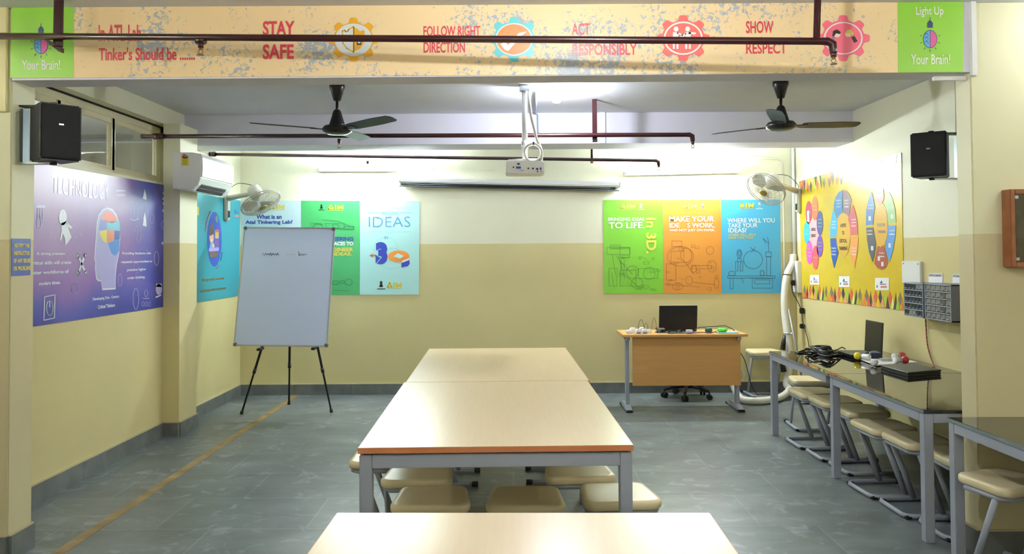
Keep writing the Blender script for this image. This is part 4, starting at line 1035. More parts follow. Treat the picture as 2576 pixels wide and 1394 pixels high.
for f in (Vector((-2.643, 7.658, 0)), Vector((-1.777, 7.708, 0))):
    q = f + (ap - f) * .395; b = MB(); b.box((q.x - .018, q.y - .12, q.z - .03), (q.x + .018, q.y + .015, q.z - .006), M_black, .004); p('board_peg', b)
b = MB(); b.box((ap.x - .05, ap.y - .02, ap.z - .03), (ap.x + .05, ap.y + .06, ap.z + .03), M_black, .008); p('head_block', b)

# ------------------------------------------------------------------ ceiling fans
def ceiling_fan(label, x, y, zb, angs, R=.63, canopy=.062, tilt=0.0):
    r = thing('ceiling_fan', label, 'fan', (x, y, ZC)); p = Part(r); o = (x, y, 0)
    b = MB(); b.lathe([(.058, ZC), (.058, ZC - .03), (.05, ZC - .05), (.028, ZC - .125), (.018, ZC - .13)], M_fanb, o); p('canopy', b)
    b = MB(); b.cyl((x, y, ZC - .125), (x, y, zb + .10), .011, M_fanb, 12); p('downrod', b)
    b = MB(); b.lathe([(.02, zb + .155), (.03, zb + .14), (.058, zb + .045), (.062, zb + .03)], M_fanb, o); p('lower_cup', b)
    b = MB(); b.lathe([(.05, zb + .04), (.095, zb + .03), (.112, zb + .008), (.108, zb - .012), (.075, zb - .03), (.03, zb - .036)], M_fanb, o, n=36); p('motor', b)
    for a in angs:
        a = math.radians(a); d = Vector((math.cos(a), math.sin(a), .03)); t = Vector((-math.sin(a), math.cos(a), 0)); up = Vector((0, 0, 1)); wv = (t * math.cos(.21) - up * math.sin(.21))
        c = Vector((x, y, zb))
        b = MB(); nn = d.cross(wv).normalized()
        outl = [(.155, -.052), (.20, -.060), (.45, -.066), (.60, -.058), (.625, -.035), (R, .0), (.625, .035), (.60, .05), (.45, .058), (.20, .05), (.155, .042)]
        b.prism([(u_, v_) for u_, v_ in outl], c, d, wv, nn, M_fanblade, .004, .0012); bl = p('blade', b)
        b = MB(); b.prism([(.085, -.016), (.20, -.03), (.20, .03), (.085, .016)], c - nn * .004, d, wv, nn, M_fanb, .006); p('blade_arm', b, bl)
    return r


ceiling_fan('dark brown ceiling fan left of the projector', -1.318, 5.9, 2.49, (-39, 81, 201))
ceiling_fan('dark brown ceiling fan right of the projector', 2.04, 5.9, 2.50, (247, 7, 127))


# ------------------------------------------------------------------ wall fans
M_fanw = mat('wall_fan_cream', (190, 187, 174), rough=.4); M_cage = mat('fan_guard_wire', (168, 164, 148), rough=.35); M_gold = mat('fan_badge_gold', (170, 150, 80), rough=.3, metal=.6)
def wall_fan(label, mount, sx, head, face):
    """sx: +1 when the wall is on the left. mount: bracket centre on the wall. head: hub centre. face: direction the fan blows"""
    r = thing('wall_fan', label, 'fan', mount); p = Part(r); m = Vector(mount); h = Vector(head); f = Vector(face).normalized()
    b = MB(); b.box((min(m.x, m.x + sx * .045), m.y - .045, m.z - .13), (max(m.x, m.x + sx * .045), m.y + .045, m.z + .13), M_fanw, .01); bk = p('wall_bracket', b)
    b = MB(); b.box((min(m.x + sx * .044, m.x + sx * .05), m.y - .03, m.z - .10), (max(m.x + sx * .044, m.x + sx * .05), m.y + .02, m.z - .03), M_dark, .002); p('switch_panel', b, bk)
    j = m + Vector((sx * .03, 0, .10)); k = h - f * .12 + Vector((0, 0, -.01))
    b = MB(); b.tube([j, (j + k) / 2 + Vector((0, 0, .005)), k], [.032, .026, .02], M_fanw, 12); p('arm', b)
    b = MB(); b.lathe([(.02, .20), (.062, .18), (.072, .13), (.066, .06), (.045, .04)], M_fanw, h, -f); p('motor_housing', b)
    # guard: rings and radial wires, front dished
    R = .205
    e1 = (Vector((0, 0, 1)) - f * f.z).normalized(); e2 = f.cross(e1)
    b = MB()
    for rr, z, w_ in ((R, .0, .0055), (R, .022, .004), (R * .82, .052, .0016), (R * .62, .064, .0016), (R * .42, .07, .0016), (R * .8, -.045, .0016), (R * .55, -.055, .0016)):
        b.tube([h + f * z + (e1 * math.cos(2 * PI * q / 32) + e2 * math.sin(2 * PI * q / 32)) * rr for q in range(32)], w_, M_cage, 5, closed=True)
    for q in range(60):
        a = 2 * PI * q / 60; d = e1 * math.cos(a) + e2 * math.sin(a)
        b.tube([h + f * .072 + d * .045, h + f * .06 + d * R * .7, h + f * .022 + d * R], .0015, M_cage, 4, cap=False)
        if q % 2 == 0: b.tube([h + f * .0 + d * R, h - f * .045 + d * R * .8, h - f * .058 + d * .06], .0011, M_cage, 4, cap=False)
    p('guard', b)
    b = MB(); b.lathe([(.042, .068), (.042, .076), (.03, .082), (.012, .083)], M_gold, h, f); p('hub_badge', b)
    for q in range(3):
        a = 2 * PI * q / 3 + .5; d = e1 * math.cos(a) + e2 * math.sin(a); t = f.cross(d); wv = (t * .92 + f * .38).normalized(); nn = d.cross(wv).normalized()
        b = MB(); b.prism([(.03, -.03), (.08, -.072), (.15, -.085), (.182, -.04), (.18, .02), (.13, .055), (.06, .04), (.03, .025)], h - f * .005, d, wv, nn, M_fanw, .003); p('blade', b)
    b = MB(); q0 = h - f * .17 + Vector((0, 0, .03)); q1 = m + Vector((sx * .03, 0, .13))
    b.tube([q0, (q0 * .7 + q1 * .3) + Vector((0, 0, .05)), (q0 * .35 + q1 * .65) + Vector((0, 0, .085)), q1 + Vector((sx * -.01, 0, .04)), q1], .003, M_dark, 6, True); p('power_cord', b)
    return r


wall_fan('cream caged wall fan on the left wall above the turquoise poster', (XL, 8.20, 2.04), 1, tuple(at(655, 508, 1, 7.98)), (.51, -.24, -.82))
wall_fan('cream caged wall fan on the right wall above the blue poster', (XR, 8.52, 2.10), -1, tuple(at(1928, 474, 1, 8.1)), (-.61, -.44, -.68))

# ------------------------------------------------------------------ projector
PY = 5.9; p0 = at(1272, 404, 1, PY); p1 = at(1370, 437, 1, PY)
r = thing('projector', 'white projector hanging from the ceiling on a white pole', 'projector', ((p0.x + p1.x) / 2, PY + .12, ZC)); p = Part(r)
x0, x1, z0, z1 = p0.x, p1.x, p1.z + .008, p0.z
b = MB(); b.prism([(x0, z0), (x0 + .02, z0 - .006), (x1 - .02, z0 - .006), (x1, z0), (x1 - .006, z1 - .008), (x1 - .03, z1), (x0 + .03, z1), (x0 + .006, z1 - .008)], (0, PY, 0), (1, 0, 0), (0, 0, 1), (0, 1, 0), M_white, .235, .004); bd = p('body', b)
for k, (u_, v_, w_, h_, m) in enumerate(((.20, .45, .010, .010, M_dark), (.33, .42, .036, .016, mat('port_blue', (52, 92, 190), rough=.4)), (.33, .72, .02, .01, M_dark), (.58, .36, .010, .010, M_dark), (.70, .34, .012, .010, M_dark), (.81, .30, .016, .012, M_dark), (.90, .32, .014, .018, mat('port_blue', (52, 92, 190))))):
    xx = x0 + (x1 - x0) * u_; zz = z0 + (z1 - z0) * v_; b = MB(); b.box((xx - w_ / 2, PY - .006, zz - h_ / 2), (xx + w_ / 2, PY + .002, zz + h_ / 2), m, .001); p('port', b, bd)
b = MB(); b.cyl((x0 + .06, PY + .235, (z0 + z1) / 2), (x0 + .06, PY + .26, (z0 + z1) / 2), .035, M_dark, 20); p('lens', b, bd)
px = at(1320, 300, 1, PY + .1).x
b = MB(); b.cyl((px, PY + .1, z1 + .02), (px, PY + .1, ZC - .04), .021, M_white, 16); b.cyl((px, PY + .1, z1 + .10), (px, PY + .1, z1 + .16), .026, M_white, 16); p('pole', b)
b = MB(); b.box((px - .04, PY + .06, ZC - .045), (px + .04, PY + .14, ZC), M_steel, .004); p('ceiling_plate', b)
b = MB(); b.box((px - .06, PY + .05, z1 - .001), (px + .06, PY + .15, z1 + .02), M_white, .004)
b.tube([(x0 + .02, PY + .04, z1 + .004), (px, PY + .1, z1 + .018), (x1 - .02, PY + .04, z1 + .008)], .010, M_white, 8); b.tube([(x0 + .02, PY + .2, z1 + .004), (px, PY + .1, z1 + .018), (x1 - .02, PY + .2, z1 + .004)], .010, M_white, 8); p('mount_arms', b)
r = thing('projector_cable', 'white cable looped into a coil on top of the ceiling projector', 'cable', (px + .06, PY + .05, ZC)); p = Part(r)
def yv(x, y): return at(x, y, 1, PY + .03)
b = MB(); b.tube([at(1331, 222, 1, PY + .1), yv(1331, 250), yv(1336, 290), yv(1344, 325), yv(1351, 352), yv(1361, 375), yv(1362, 402), yv(1358, 412)], .0105, M_offwhite, 9, True); p('hanging_run', b)
b = MB(); c = yv(1341, 384); rr = (yv(1341, 362) - c).length
for k in range(3):
    b.tube([c + Vector((math.cos(2 * PI * q / 28) * rr * (1 - .04 * k), .012 * (k - 1), math.sin(2 * PI * q / 28) * rr * (1 - .04 * k))) for q in range(28)], .008, M_offwhite, 8, closed=True)
p('coil', b)
b = MB(); t0 = yv(1345, 409); b.box((t0.x - .02, t0.y - .028, t0.z - .012), (t0.x + .022, t0.y + .02, t0.z + .012), M_dark, .004); t0 = yv(1342, 361); b.box((t0.x - .008, t0.y - .02, t0.z - .012), (t0.x + .008, t0.y + .02, t0.z + .01), mat('cable_tie_blue', (34, 36, 70), rough=.5), .003); p('cable_tie', b)
b = MB(); b.tube([yv(1355, 412), yv(1344, 421), yv(1326, 426), at(1310, 428, 1, PY - .02)], .006, M_offwhite, 7, True); b.tube([yv(1358, 412), yv(1356, 424), at(1352, 432, 1, PY - .01)], .004, M_dark, 6, True); b.tube([yv(1361, 412), yv(1364, 424), at(1361, 432, 1, PY - .01)], .003, mat('cable_blue', (60, 96, 180), rough=.5), 6, True); p('plug_lead', b)

# ------------------------------------------------------------------ roll-down screen
a = at(1008, 457, 1, 8.6); c = at(1557, 468, 1, 8.6); d = (c - a).normalized(); L = (c - a).length; w3 = Vector((0, 1, 0)).cross(d) * -1
if w3.z < 0: w3 = -w3
M = Matrix((d, Vector((0, 1, 0)), w3)).transposed().to_4x4(); M.translation = a
r = thing('projection_screen', 'rolled up projection screen in a long white case on the back wall', 'screen', (0, 8.6, 2.25)); p = Part(r)
b = MB(); b.box((-.012, -.04, -.012), (L + .012, YB - 8.6, .048), M_white, .012, M); cs = p('case', b)
for xx in (-.018, L + .0): b = MB(); b.box((xx, -.043, -.016), (xx + .02, YB - 8.6, .05), M_offwhite, .006, M); p('end_cap', b, cs)
b = MB(); b.tube([M @ Vector((.0, -.01, -.027)), M @ Vector((L - .04, -.01, -.029))], .012, M_black, 10); b.tube([M @ Vector((-.01, -.012, -.012 - .034)), M @ Vector((L, -.012, -.050))], .009, mat('bar_blue_black', (24, 40, 50), rough=.35), 10); p('bottom_bar', b)
for xx in (.07, L - .07):
    b = MB(); b.tube([M @ Vector((xx - .05 + .05 * (1 - math.cos(PI * q / 8)), -.014, -.052 - .038 * math.sin(PI * q / 8))) for q in range(9)], .003, M_offwhite, 6); p('pull_loop', b)

# ------------------------------------------------------------------ air conditioner on the pilaster
r = thing('air_conditioner', 'white split air conditioner high on the left wall pilaster', 'air conditioner', (-2.865, 6.95, 2.26)); p = Part(r)
ax0, ax1, ay0, ay1 = -2.864, -2.625, 6.60, 7.36
prof = [(0, .0), (.17, -.02), (.215, .03), (.235, .09), (.24, .17), (.235, .26), (.215, .295), (.16, .305), (0, .305)]
b = MB(); b.prism(prof, (ax0, ay0, 2.115), (1, 0, 0), (0, 0, 1), (0, 1, 0), M_acw, ay1 - ay0, .006); bd = p('casing', b)
b = MB(); b.prism([(.232, .095), (.246, .10), (.251, .17), (.246, .262), (.226, .297), (.222, .29)], (ax0, ay0 + .012, 2.115), (1, 0, 0), (0, 0, 1), (0, 1, 0), M_acw, ay1 - ay0 - .024, .003); p('front_cover', b)
for (u0, v0), (u1, v1) in (((.176, -.016), (.196, .008)), ((.203, .014), (.219, .037))):
    b = MB(); b.prism([(u0, v0 - .004), (u1, v1 - .004), (u1 + .001, v1 + .003), (u0 + .001, v0 + .003)], (ax0, ay0 + .06, 2.115), (1, 0, 0), (0, 0, 1), (0, 1, 0), M_dark, ay1 - ay0 - .18); p('air_slot', b)
s = Sheet(1, ay0, (1, 0, 0), (0, -1, 0)); s.base([(456, 417), (475, 417), (475, 396), (456, 396)], ink('label_yellow', (222, 206, 52)), .0015)
s.poly([(457, 395), (475, 395), (470, 399), (462, 399)], I_blk, 2); s.poly([(456, 394), (463, 386), (468, 390), (464, 396)], I_red, 2); s.poly([(464, 395), (469, 390), (475, 394)], ink('leaf_green', (96, 150, 90)), 3)
for y in (402, 407, 412): s.rect(460, y, 471, y + 1.6, ink('label_green', (120, 140, 50)), 2)
bmesh.ops.translate(s.m.b, verts=s.m.b.verts[:], vec=-p.o); s.m.obj('energy_label', r, label='yellow energy label with a red and green dial')
# grille of the far end with the blue-grey bracket
b = MB(); b.box((ax0, ay1 - .001, 2.13), (ax0 + .18, ay1 + .03, 2.40), mat('end_grey', (176, 180, 184), rough=.5), .006); p('end_cover', b)

# ------------------------------------------------------------------ loudspeakers
M_brk = mat('bracket_grey', (120, 132, 138), rough=.4, metal=.5)
def speaker(label, c, w, h, d, rz, wall, cordtop=None):
    r = thing('loudspeaker', label, 'speaker', c, 0, 'black loudspeakers'); p = Part(r); M = Matrix.Translation(c) @ Matrix.Rotation(rz, 4, 'Z')
    b = MB(); b.prism([(-w / 2, -d / 2), (w / 2, -d / 2), (w / 2 - .02, d / 2), (-w / 2 + .02, d / 2)], M @ Vector((0, 0, -h / 2)), M.to_3x3() @ Vector((1, 0, 0)), M.to_3x3() @ Vector((0, 1, 0)), (0, 0, 1), M_black, h, .008); bx = p('cabinet', b)
    b = MB(); b.box((-w / 2 + .006, -d / 2 - .007, -h / 2 + .008), (w / 2 - .006, -d / 2 + .001, h / 2 - .008), M_grille, .005, M); g = p('grille', b)
    b = MB(); b.box((-.012, -d / 2 - .0095, .035), (.012, -d / 2 - .0065, .043), M_steel, .0008, M); p('badge', b, g)
    wx, wy = wall; sx = 1 if wx > c[0] else -1
    b = MB(); b.box((min(wx, wx - sx * .012), wy - .03, c[2] - h * .52), (max(wx, wx - sx * .012), wy + .03, c[2] + h * .46), M_brk, .003)
    for zz in (h * .5, -h * .52):
        q = Vector((c[0], c[1], c[2] + zz)); b.box((min(wx, q.x), min(wy, q.y) - .015, q.z - .004), (max(wx, q.x), max(wy, q.y) + .015, q.z + .004), M_steel if zz < 0 else M_black)
    p('wall_bracket', b)
    for zz in (h / 2, -h / 2): b = MB(); b.cyl((c[0], c[1], c[2] + zz - .004), (c[0], c[1], c[2] + zz + (.016 if zz > 0 else -.016)), .018, M_cap, 12); p('bracket_knob', b)
    return r


speaker('black loudspeaker on the left front pillar under the banner', (-2.405, 4.10, 2.195), .20, .295, .19, .87, (PLX, 4.13))
speaker('black loudspeaker on the right wall above the white paper labels', (2.925, 5.44, 2.215), .225, .31, .19, -.68, (XR, 5.50))
b = MB(); b.tube([(XR - .006, 5.50, 2.38), (XR - .006, 5.50, ZC)], .009, M_offwhite, 8); tag(b.obj('cable_conduit', loc=(XR - .006, 5.50, 2.38)), 'thin cream conduit running up the wall from the right loudspeaker', 'conduit')

# ------------------------------------------------------------------ sprinkler pipes
def sprinkler(p, o, down=.07):
    o = Vector(o)
    b = MB(); b.cyl(o, o - Vector((0, 0, down * .45)), .014, M_pipe, 10); b.cyl(o - Vector((0, 0, down * .42)), o - Vector((0, 0, down * .6)), .009, M_brass, 8)
    for sx in (-1, 1): b.tube([o + Vector((sx * .006, 0, -down * .55)), o + Vector((sx * .012, 0, -down * .78)), o + Vector((0, 0, -down))], .0022, M_brass, 5)
    b.cyl(o - Vector((0, 0, down)), o - Vector((0, 0, down + .004)), .016, M_brass, 12); p('sprinkler_head', b)


def pipe_run(label, a, c, rad, elbow=True, drop=.06):
    r = thing('sprinkler_pipe', label, 'pipe', a); p = Part(r); a, c = Vector(a), Vector(c); d = (c - a).normalized()
    b = MB(); pts = [a, a + (c - a) * .5, c - d * .05, c - d * .02, c + Vector((0, 0, -.012)) + d * .004, c + Vector((0, 0, -.05)) + d * .008, c + Vector((0, 0, -drop)) + d * .008]
    b.tube(pts, [rad, rad, rad, rad * 1.12, rad * 1.18, rad * 1.05, rad * .9], M_pipe, 14); p('pipe', b)
    sprinkler(p, c + Vector((0, 0, -drop + .01)) + d * .008, rad * 3.2)
    return r, p


a = at(0, 91, 1, 3.90); c = at(2092, 104, 1, 3.66); d = (c - a).normalized()
r, p = pipe_run('maroon sprinkler pipe nearest the camera, crossing in front of the banner', tuple(a - d * .9), tuple(c), .0172)
q = at(505, 101, 1, 3.85); b = MB(); b.cyl(q - d * .022, q + d * .022, .022, M_pipe, 12); p('tee', b); sprinkler(p, q - Vector((0, 0, .012)), .06)
for (xt, yt), (xb, yb_), w_, yy in (((142, 0), (140, 116), .024, 3.885), ((2061, 0), (2058, 108), .016, 3.70)):
    t0 = at(xb, yb_, 1, yy); t1 = at(xt, yt, 1, yy); b = MB(); dd = (t1 - t0).normalized(); t1 = t0 + dd * ((ZC - t0.z) / dd.z)
    M = Matrix.Translation(t0)
    b.tube([t0, t1], .001, M_pipe, 4)
    b.prism([(-w_, 0), (w_, 0), (w_ + (t1.x - t0.x), t1.z - t0.z), (-w_ + (t1.x - t0.x), t1.z - t0.z)], t0 + Vector((0, .018, 0)), (1, 0, 0), (0, 0, 1), (0, 1, 0), M_pipe, .006)
    b.box((-.022, -.02, -.0), (.022, .022, .006), M_pipe, 0, M); p('hanger', b)
    if xb < 500:
        b = MB(); b.prism([(-.075, .048), (-.068, .055), (.02, .0), (.02, -.022), (.012, -.022)], t0 + Vector((.005, .0, -.006)), (1, 0, 0), (0, 0, 1), (0, 1, 0), M_pipe, .03); p('angle_bracket', b)
a = at(392, 343, 1, 6.56); c = at(1740, 339, 1, 6.50); a.x = XL - .1
r, p = pipe_run('maroon sprinkler pipe of the middle row, running under the second beam', tuple(a), tuple(c), .0185)
b = MB(); b.cyl((XL + .001, a.y, a.z), (XL + .09, a.y, a.z), .027, M_pipe, 14); p('sleeve', b)
q = at(853, 346, 1, 6.54); sprinkler(p, q - Vector((0, 0, .012)), .075)
q = at(1497, 346, 1, 6.52); b = MB(); b.box((q.x - .02, q.y + .018, q.z - .035), (q.x + .02, q.y + .024, ZC), M_pipe, .001); b.box((q.x - .02, q.y - .022, q.z - .03), (q.x + .02, q.y + .024, q.z - .024), M_pipe); p('hanger', b)
a = at(527, 388, 1, 7.78); c = at(1655, 404, 1, 7.74); a.x = XL + .002
r, p = pipe_run('maroon sprinkler pipe farthest back, in front of the tube lights', tuple(a), tuple(c), .0165, drop=.05)
b = MB(); b.cyl((XL + .002, a.y, a.z), (XL + .06, a.y, a.z), .026, M_pipe, 14); p('sleeve', b)
q = at(925, 402, 1, 7.77); sprinkler(p, q - Vector((0, 0, .010)), .06)
q = at(1489, 403, 1, 7.75); b = MB(); b.cyl((q.x, q.y, q.z), (q.x, q.y, ZC), .012, M_pipe, 8); b.cyl((q.x, q.y, q.z - .03), (q.x, q.y, q.z), .016, M_brass, 8); p('hanger', b)

# ------------------------------------------------------------------ conduits and trunking
M_cond = mat('conduit_cream', (214, 208, 186), rough=.45)
b = MB(); q0 = at(1516, 288, 1, B2A - .012); q1 = at(1516, 372, 1, B2A - .012); b.box((q0.x - .025, B2A - .02, B2Z), (q0.x + .025, B2A - .006, ZC), M_beam, .003); tag(b.obj('cable_trunking', loc=(q0.x, B2A - .013, B2Z)), 'raised strip on the second beam standing in for the shadow of the maroon hanger', 'trunking')  # strip in beam paint standing in for the hanger's shadow
b = MB(); q0 = at(1353, 288, 1, B2A - .016); b.tube([(q0.x, B2A - .016, B2Z + .03), (q0.x, B2A - .016, ZC - .02), (q0.x - .02, B2A - .05, ZC - .012), (q0.x - .04, PY + .3, ZC - .012)], .008, mat('conduit_blue_grey', (168, 178, 196), rough=.5), 8); tag(b.obj('cable_conduit', loc=(q0.x, B2A - .016, B2Z)), 'thin blue grey conduit on the second beam right behind the projector pole', 'conduit')
b = MB(); b.tube([at(1690, 396, 1, YB - .012), at(1955, 399, 1, YB - .012), at(1966, 404, 1, YB - .012), at(1969, 416, 1, YB - .012), at(1972, 560, 1, YB - .012), at(1976, 880, 1, YB - .012)], .009, M_cond, 8); tag(b.obj('cable_conduit', loc=tuple(at(1972, 880, 1, YB - .012))), 'cream conduit turning down the back wall beside the blue poster', 'conduit')
b = MB(); q = at(1995, 400, 1, YB - .03); b.tube([(q.x, YB - .03, ZC), (q.x, YB - .03, 1.5)], .016, M_white, 10); tag(b.obj('drain_pipe', loc=(q.x, YB - .03, 1.5)), 'thin white pipe coming down the right back corner', 'pipe')
b = MB(); b.box((2.372, YP - .022, 2.455), (2.402, YP - .0005, ZC), M_white, .003)
b.box((2.20, YP + .02, 2.44), (2.37, YP + .045, 2.462), M_white, .003); tag(b.obj('cable_trunking', loc=(2.387, YP - .01, 2.455)), 'white trunking at the right end of the banner', 'trunking')
b = MB(); b.box((-2.66, YP - .018, 2.30), (-2.60, YP - .0005, ZC), mat('trunking_cream', (226, 216, 160), rough=.45), .003); tag(b.obj('cable_trunking', loc=(-2.63, YP - .01, 2.30)), 'cream trunking on the left front pillar beside the banner', 'trunking')

# white hose in the back right corner
r = thing('white_hose', 'thick white hose hanging in the right back corner and looping on the floor', 'hose', (2.95, 8.4, 0)); p = Part(r)
pts = [Vector((min(q.x, XR - .045), YB - .045, 1.52)), at(1994, 660, 1, 8.62), at(1980, 690, 1, 8.56), at(1973, 740, 1, 8.52), at(1974, 790, 1, 8.50), at(1980, 840, 1, 8.46), at(1986, 890, 1, 8.42), at(1985, 930, 1, 8.38)]
lo = [at(1978, 965, 1, 8.34), Vector((2.90, 8.26, .10)), Vector((2.80, 8.18, .045)), Vector((2.62, 8.02, .04)), Vector((2.45, 7.96, .04)), Vector((2.33, 8.02, .05)), Vector((2.30, 8.14, .12)), Vector((2.27, 8.2, .22)), Vector((2.2, 8.24, .34))]
b = MB(); b.tube(pts + lo, [.018] + [.036] * 200, M_hose, 12, True); p('hose', b)
q = at(1978, 700, 1, 8.55)
for x, y, yy in ((1980, 691, 8.56), (1982, 840, 8.455)):
    q = at(x, y, 1, yy); b = MB(); b.tube([q + Vector((.041 * math.cos(2 * PI * k / 14), .041 * math.sin(2 * PI * k / 14), .004 * math.sin(4 * PI * k / 14))) for k in range(14)], .005, M_black if y < 800 else M_steel, 6, closed=True); p('hose_tie', b)
# slim grey stand beside the hose
r = thing('pole_stand', 'slim grey pole stand with a round black base in the right back corner', 'stand', (3.0, 8.06, 0)); p = Part(r)
b = MB(); b.lathe([(.10, 0), (.10, .012), (.05, .022), (.02, .035)], M_black, (3.0, 8.06, 0)); p('round_base', b)
tp = at(1984, 778, 1, 8.36); b = MB(); b.tube([(3.0, 8.06, .03), tuple(Vector((3.0, 8.06, .03)) * .5 + tp * .5), tuple(tp)], .012, mat('stand_grey', (140, 140, 140), rough=.4, metal=.4), 10); p('pole', b)
q = at(1990, 838, 1, 8.34); b = MB(); b.tube([at(1970, 838, 1, 8.36), at(1998, 840, 1, 8.33)], .006, M_steel, 8); b.ball(tuple(at(1992, 840, 1, 8.335)), .016, M_steel, 8); p('clamp', b)
q0, q1 = at(1974, 843, 1, 8.40), at(1969, 880, 1, 8.40); b = MB(); b.tube([q0, q0 * .5 + q1 * .5, q1], [.012, .024, .028], M_black, 10); p('handle', b)
q0, q1 = at(1966, 905, 1, 8.3), at(1972, 935, 1, 8.3); b = MB(); b.tube([q0, q1], [.018, .03], M_black, 10); p('lower_handle', b)

# switch box, plug and adapter
r = thing('switch_box', 'white wall socket box on the right wall beside the hose', 'switch box', (XR, 8.59, 1.1)); p = Part(r)
b = MB(); b.box((XR - .05, 8.50, 1.10), (XR, 8.645, 1.445), M_white, .006); p('box', b)
b = MB(); b.box((XR - .054, 8.53, 1.17), (XR - .049, 8.61, 1.25), M_offwhite, .002); p('socket_plate', b)
r = thing('power_adapter', 'black plug and power adapter hanging by its cable below the socket box', 'adapter', (XR - .07, 8.55, 1.2)); p = Part(r)
b = MB(); b.box((XR - .095, 8.545, 1.175), (XR - .055, 8.595, 1.235), M_black, .008); p('plug', b)
b = MB(); b.tube([(XR - .09, 8.57, 1.18), (XR - .085, 8.55, 1.1), (XR - .05, 8.50, 1.0), (XR - .03, 8.45, .90), (XR - .03, 8.42, .80), (XR - .025, 8.3, .62), (XR - .03, 8.2, .4)], .0045, M_black, 7, True); p('cable', b)
for z in (.88, .72): b = MB(); b.box((XR - .05, 8.42, z), (XR - .005, 8.47, z + (.06 if z > .8 else .05)), M_black, .006); p('adapter_block', b)
b = MB(); b.box((XR - .012, 8.245, 1.86), (XR, 8.30, 1.98), mat('pale_blue_plate', (206, 220, 228), rough=.4), .003); tag(b.obj('switch_plate', loc=(XR, 8.27, 1.86)), 'small pale switch plate under the right wall fan', 'switch')

# ------------------------------------------------------------------ drawer cabinets and papers on the right wall
M_cab = mat('cabinet_grey', (112, 114, 124), rough=.45); M_cabf = mat('cabinet_frame_grey', (150, 160, 170), rough=.4); M_dr1 = mat('drawer_smoky', (40, 46, 66), rough=.25); M_dr2 = mat('drawer_clear', (132, 130, 126), rough=.28)
def drawer_cabinet(label, y0, y1, z0, z1, d, mats, seed):
    rr = random.Random(seed)
    r = thing('drawer_cabinet', label, 'cabinet', (XR, (y0 + y1) / 2, z0), 0, 'small parts cabinets on the right wall'); p = Part(r); xf = XR - d
    b = MB()
    for a_, c_ in (((xf, y0, z0), (XR, y0 + .010, z1)), ((xf, y1 - .010, z0), (XR, y1, z1)), ((xf, y0, z1 - .010), (XR, y1, z1)), ((xf, y0, z0), (XR, y1, z0 + .010)), ((XR - .006, y0, z0), (XR, y1, z1))): b.box(a_, c_, M_cab, .002)
    p('housing', b)
    b = MB()
    for k in range(6):
        z = z0 + (z1 - z0 - .008) * k / 5; b.box((xf - .003, y0 + .002, z), (xf + .004, y1 - .002, z + .008), M_cabf)
    for y in (y0, y1 - .008): b.box((xf - .003, y, z0), (xf + .004, y + .008, z1), M_cabf)
    p('front_frame', b)
    H = (z1 - z0 - .008) / 5; Wd = (y1 - y0 - .02) / 5
    for i in range(5):
        for j in range(5):
            ya = y0 + .010 + Wd * j + .002; za = z0 + H * i + .010
            m = mats[0] if rr.random() > .12 else mats[1]
            b = MB(); b.box((xf + .002, ya, za), (XR - .02, ya + Wd - .004, za + H - .014), m, .002); dr = p('drawer', b)
            b = MB(); b.box((xf - .012, ya + Wd * .3, za + .004), (xf + .003, ya + Wd * .62, za + .010), mats[2], .002); p('pull', b, dr)


M_pull = mat('drawer_pull', (176, 190, 192), rough=.3)
drawer_cabinet('grey wall cabinet of dark smoky drawers beside the yellow poster', 5.715, 5.99, 1.06, 1.312, .15, (M_dr1, M_dr2, M_pull), 2)
drawer_cabinet('grey wall cabinet of clear drawers next to the right pillar', 5.352, 5.690, 1.062, 1.318, .15, (M_dr2, mat('drawer_brown', (96, 90, 84), rough=.3), M_pull), 5)
b = MB(); b.box((XR - .022, 6.0, 1.295), (XR, 6.28, 1.47), M_white, .003)
for y in (6.03, 6.25): b.cyl((XR - .024, y, 1.45), (XR - .02, y, 1.45), .005, M_dark, 8)
tag(b.obj('blank_plate', loc=(XR, 6.14, 1.295)), 'blank white cover plate with two screws above the drawer cabinet', 'plate')
for lab, x0, x1, y0, y1, t in (('white paper label on the wall above the clear drawer cabinet, complete one', 2337, 2372, 688, 711, 'PARTS CABINET'), ('white paper label on the wall cut off by the right pillar', 2397, 2424, 690, 712, 'STORAGE')):
    s = right_sheet(); s.base([(x0, y1), (x1, y1 + 1), (x1, y0), (x0, y0)], M_paper, .003); s.rect(x0 + 1, y0 + 1.5, x1 - 1, y0 + 8, ink('label_lilac', (206, 200, 216)), 1); s.text(t, (x0 + x1) / 2, y0 + 5, (x1 - x0) * .9, 5, ink('label_ink', (96, 88, 120)), .03, 2)
    s.done('paper_label', lab, 'label')
# display case on the right pillar
r = thing('display_case', 'wood framed glazed notice case on the right pillar, cut off by the photo edge', 'display case', (2.95, YP, 1.66)); p = Part(r)
cx0, cx1, cz0, cz1, cy0 = at(2543, 560, 1, 3.955).x, 3.45, at(2545, 672, 1, 3.955).z, at(2545, 476, 1, 3.955).z, 3.955
b = MB(); b.box((cx0 + .02, YP - .02, cz0 + .02), (cx1 - .02, YP - .001, cz1 - .02), M_cork); p('pinboard', b)
for a_, c_ in (((cx0, cy0, cz0), (cx0 + .024, YP - .001, cz1)), ((cx1 - .024, cy0, cz0), (cx1, YP - .001, cz1)), ((cx0 + .024, cy0, cz1 - .024), (cx1 - .024, YP - .001, cz1)), ((cx0 + .024, cy0, cz0), (cx1 - .024, YP - .001, cz0 + .024))):
    b = MB(); b.box(a_, c_, M_wood, .003); p('frame_rail', b)
b = MB(); b.box((cx0 + .022, cy0 + .012, cz0 + .022), (cx1 - .022, cy0 + .016, cz1 - .022), M_paneglass); p('glass_pane', b)
for zz in (cz0 + .04, cz1 - .04): b = MB(); b.box((cx0 + .026, cy0 + .004, zz - .008), (cx0 + .045, cy0 + .014, zz + .008), M_steel, .002); p('glass_clip', b)

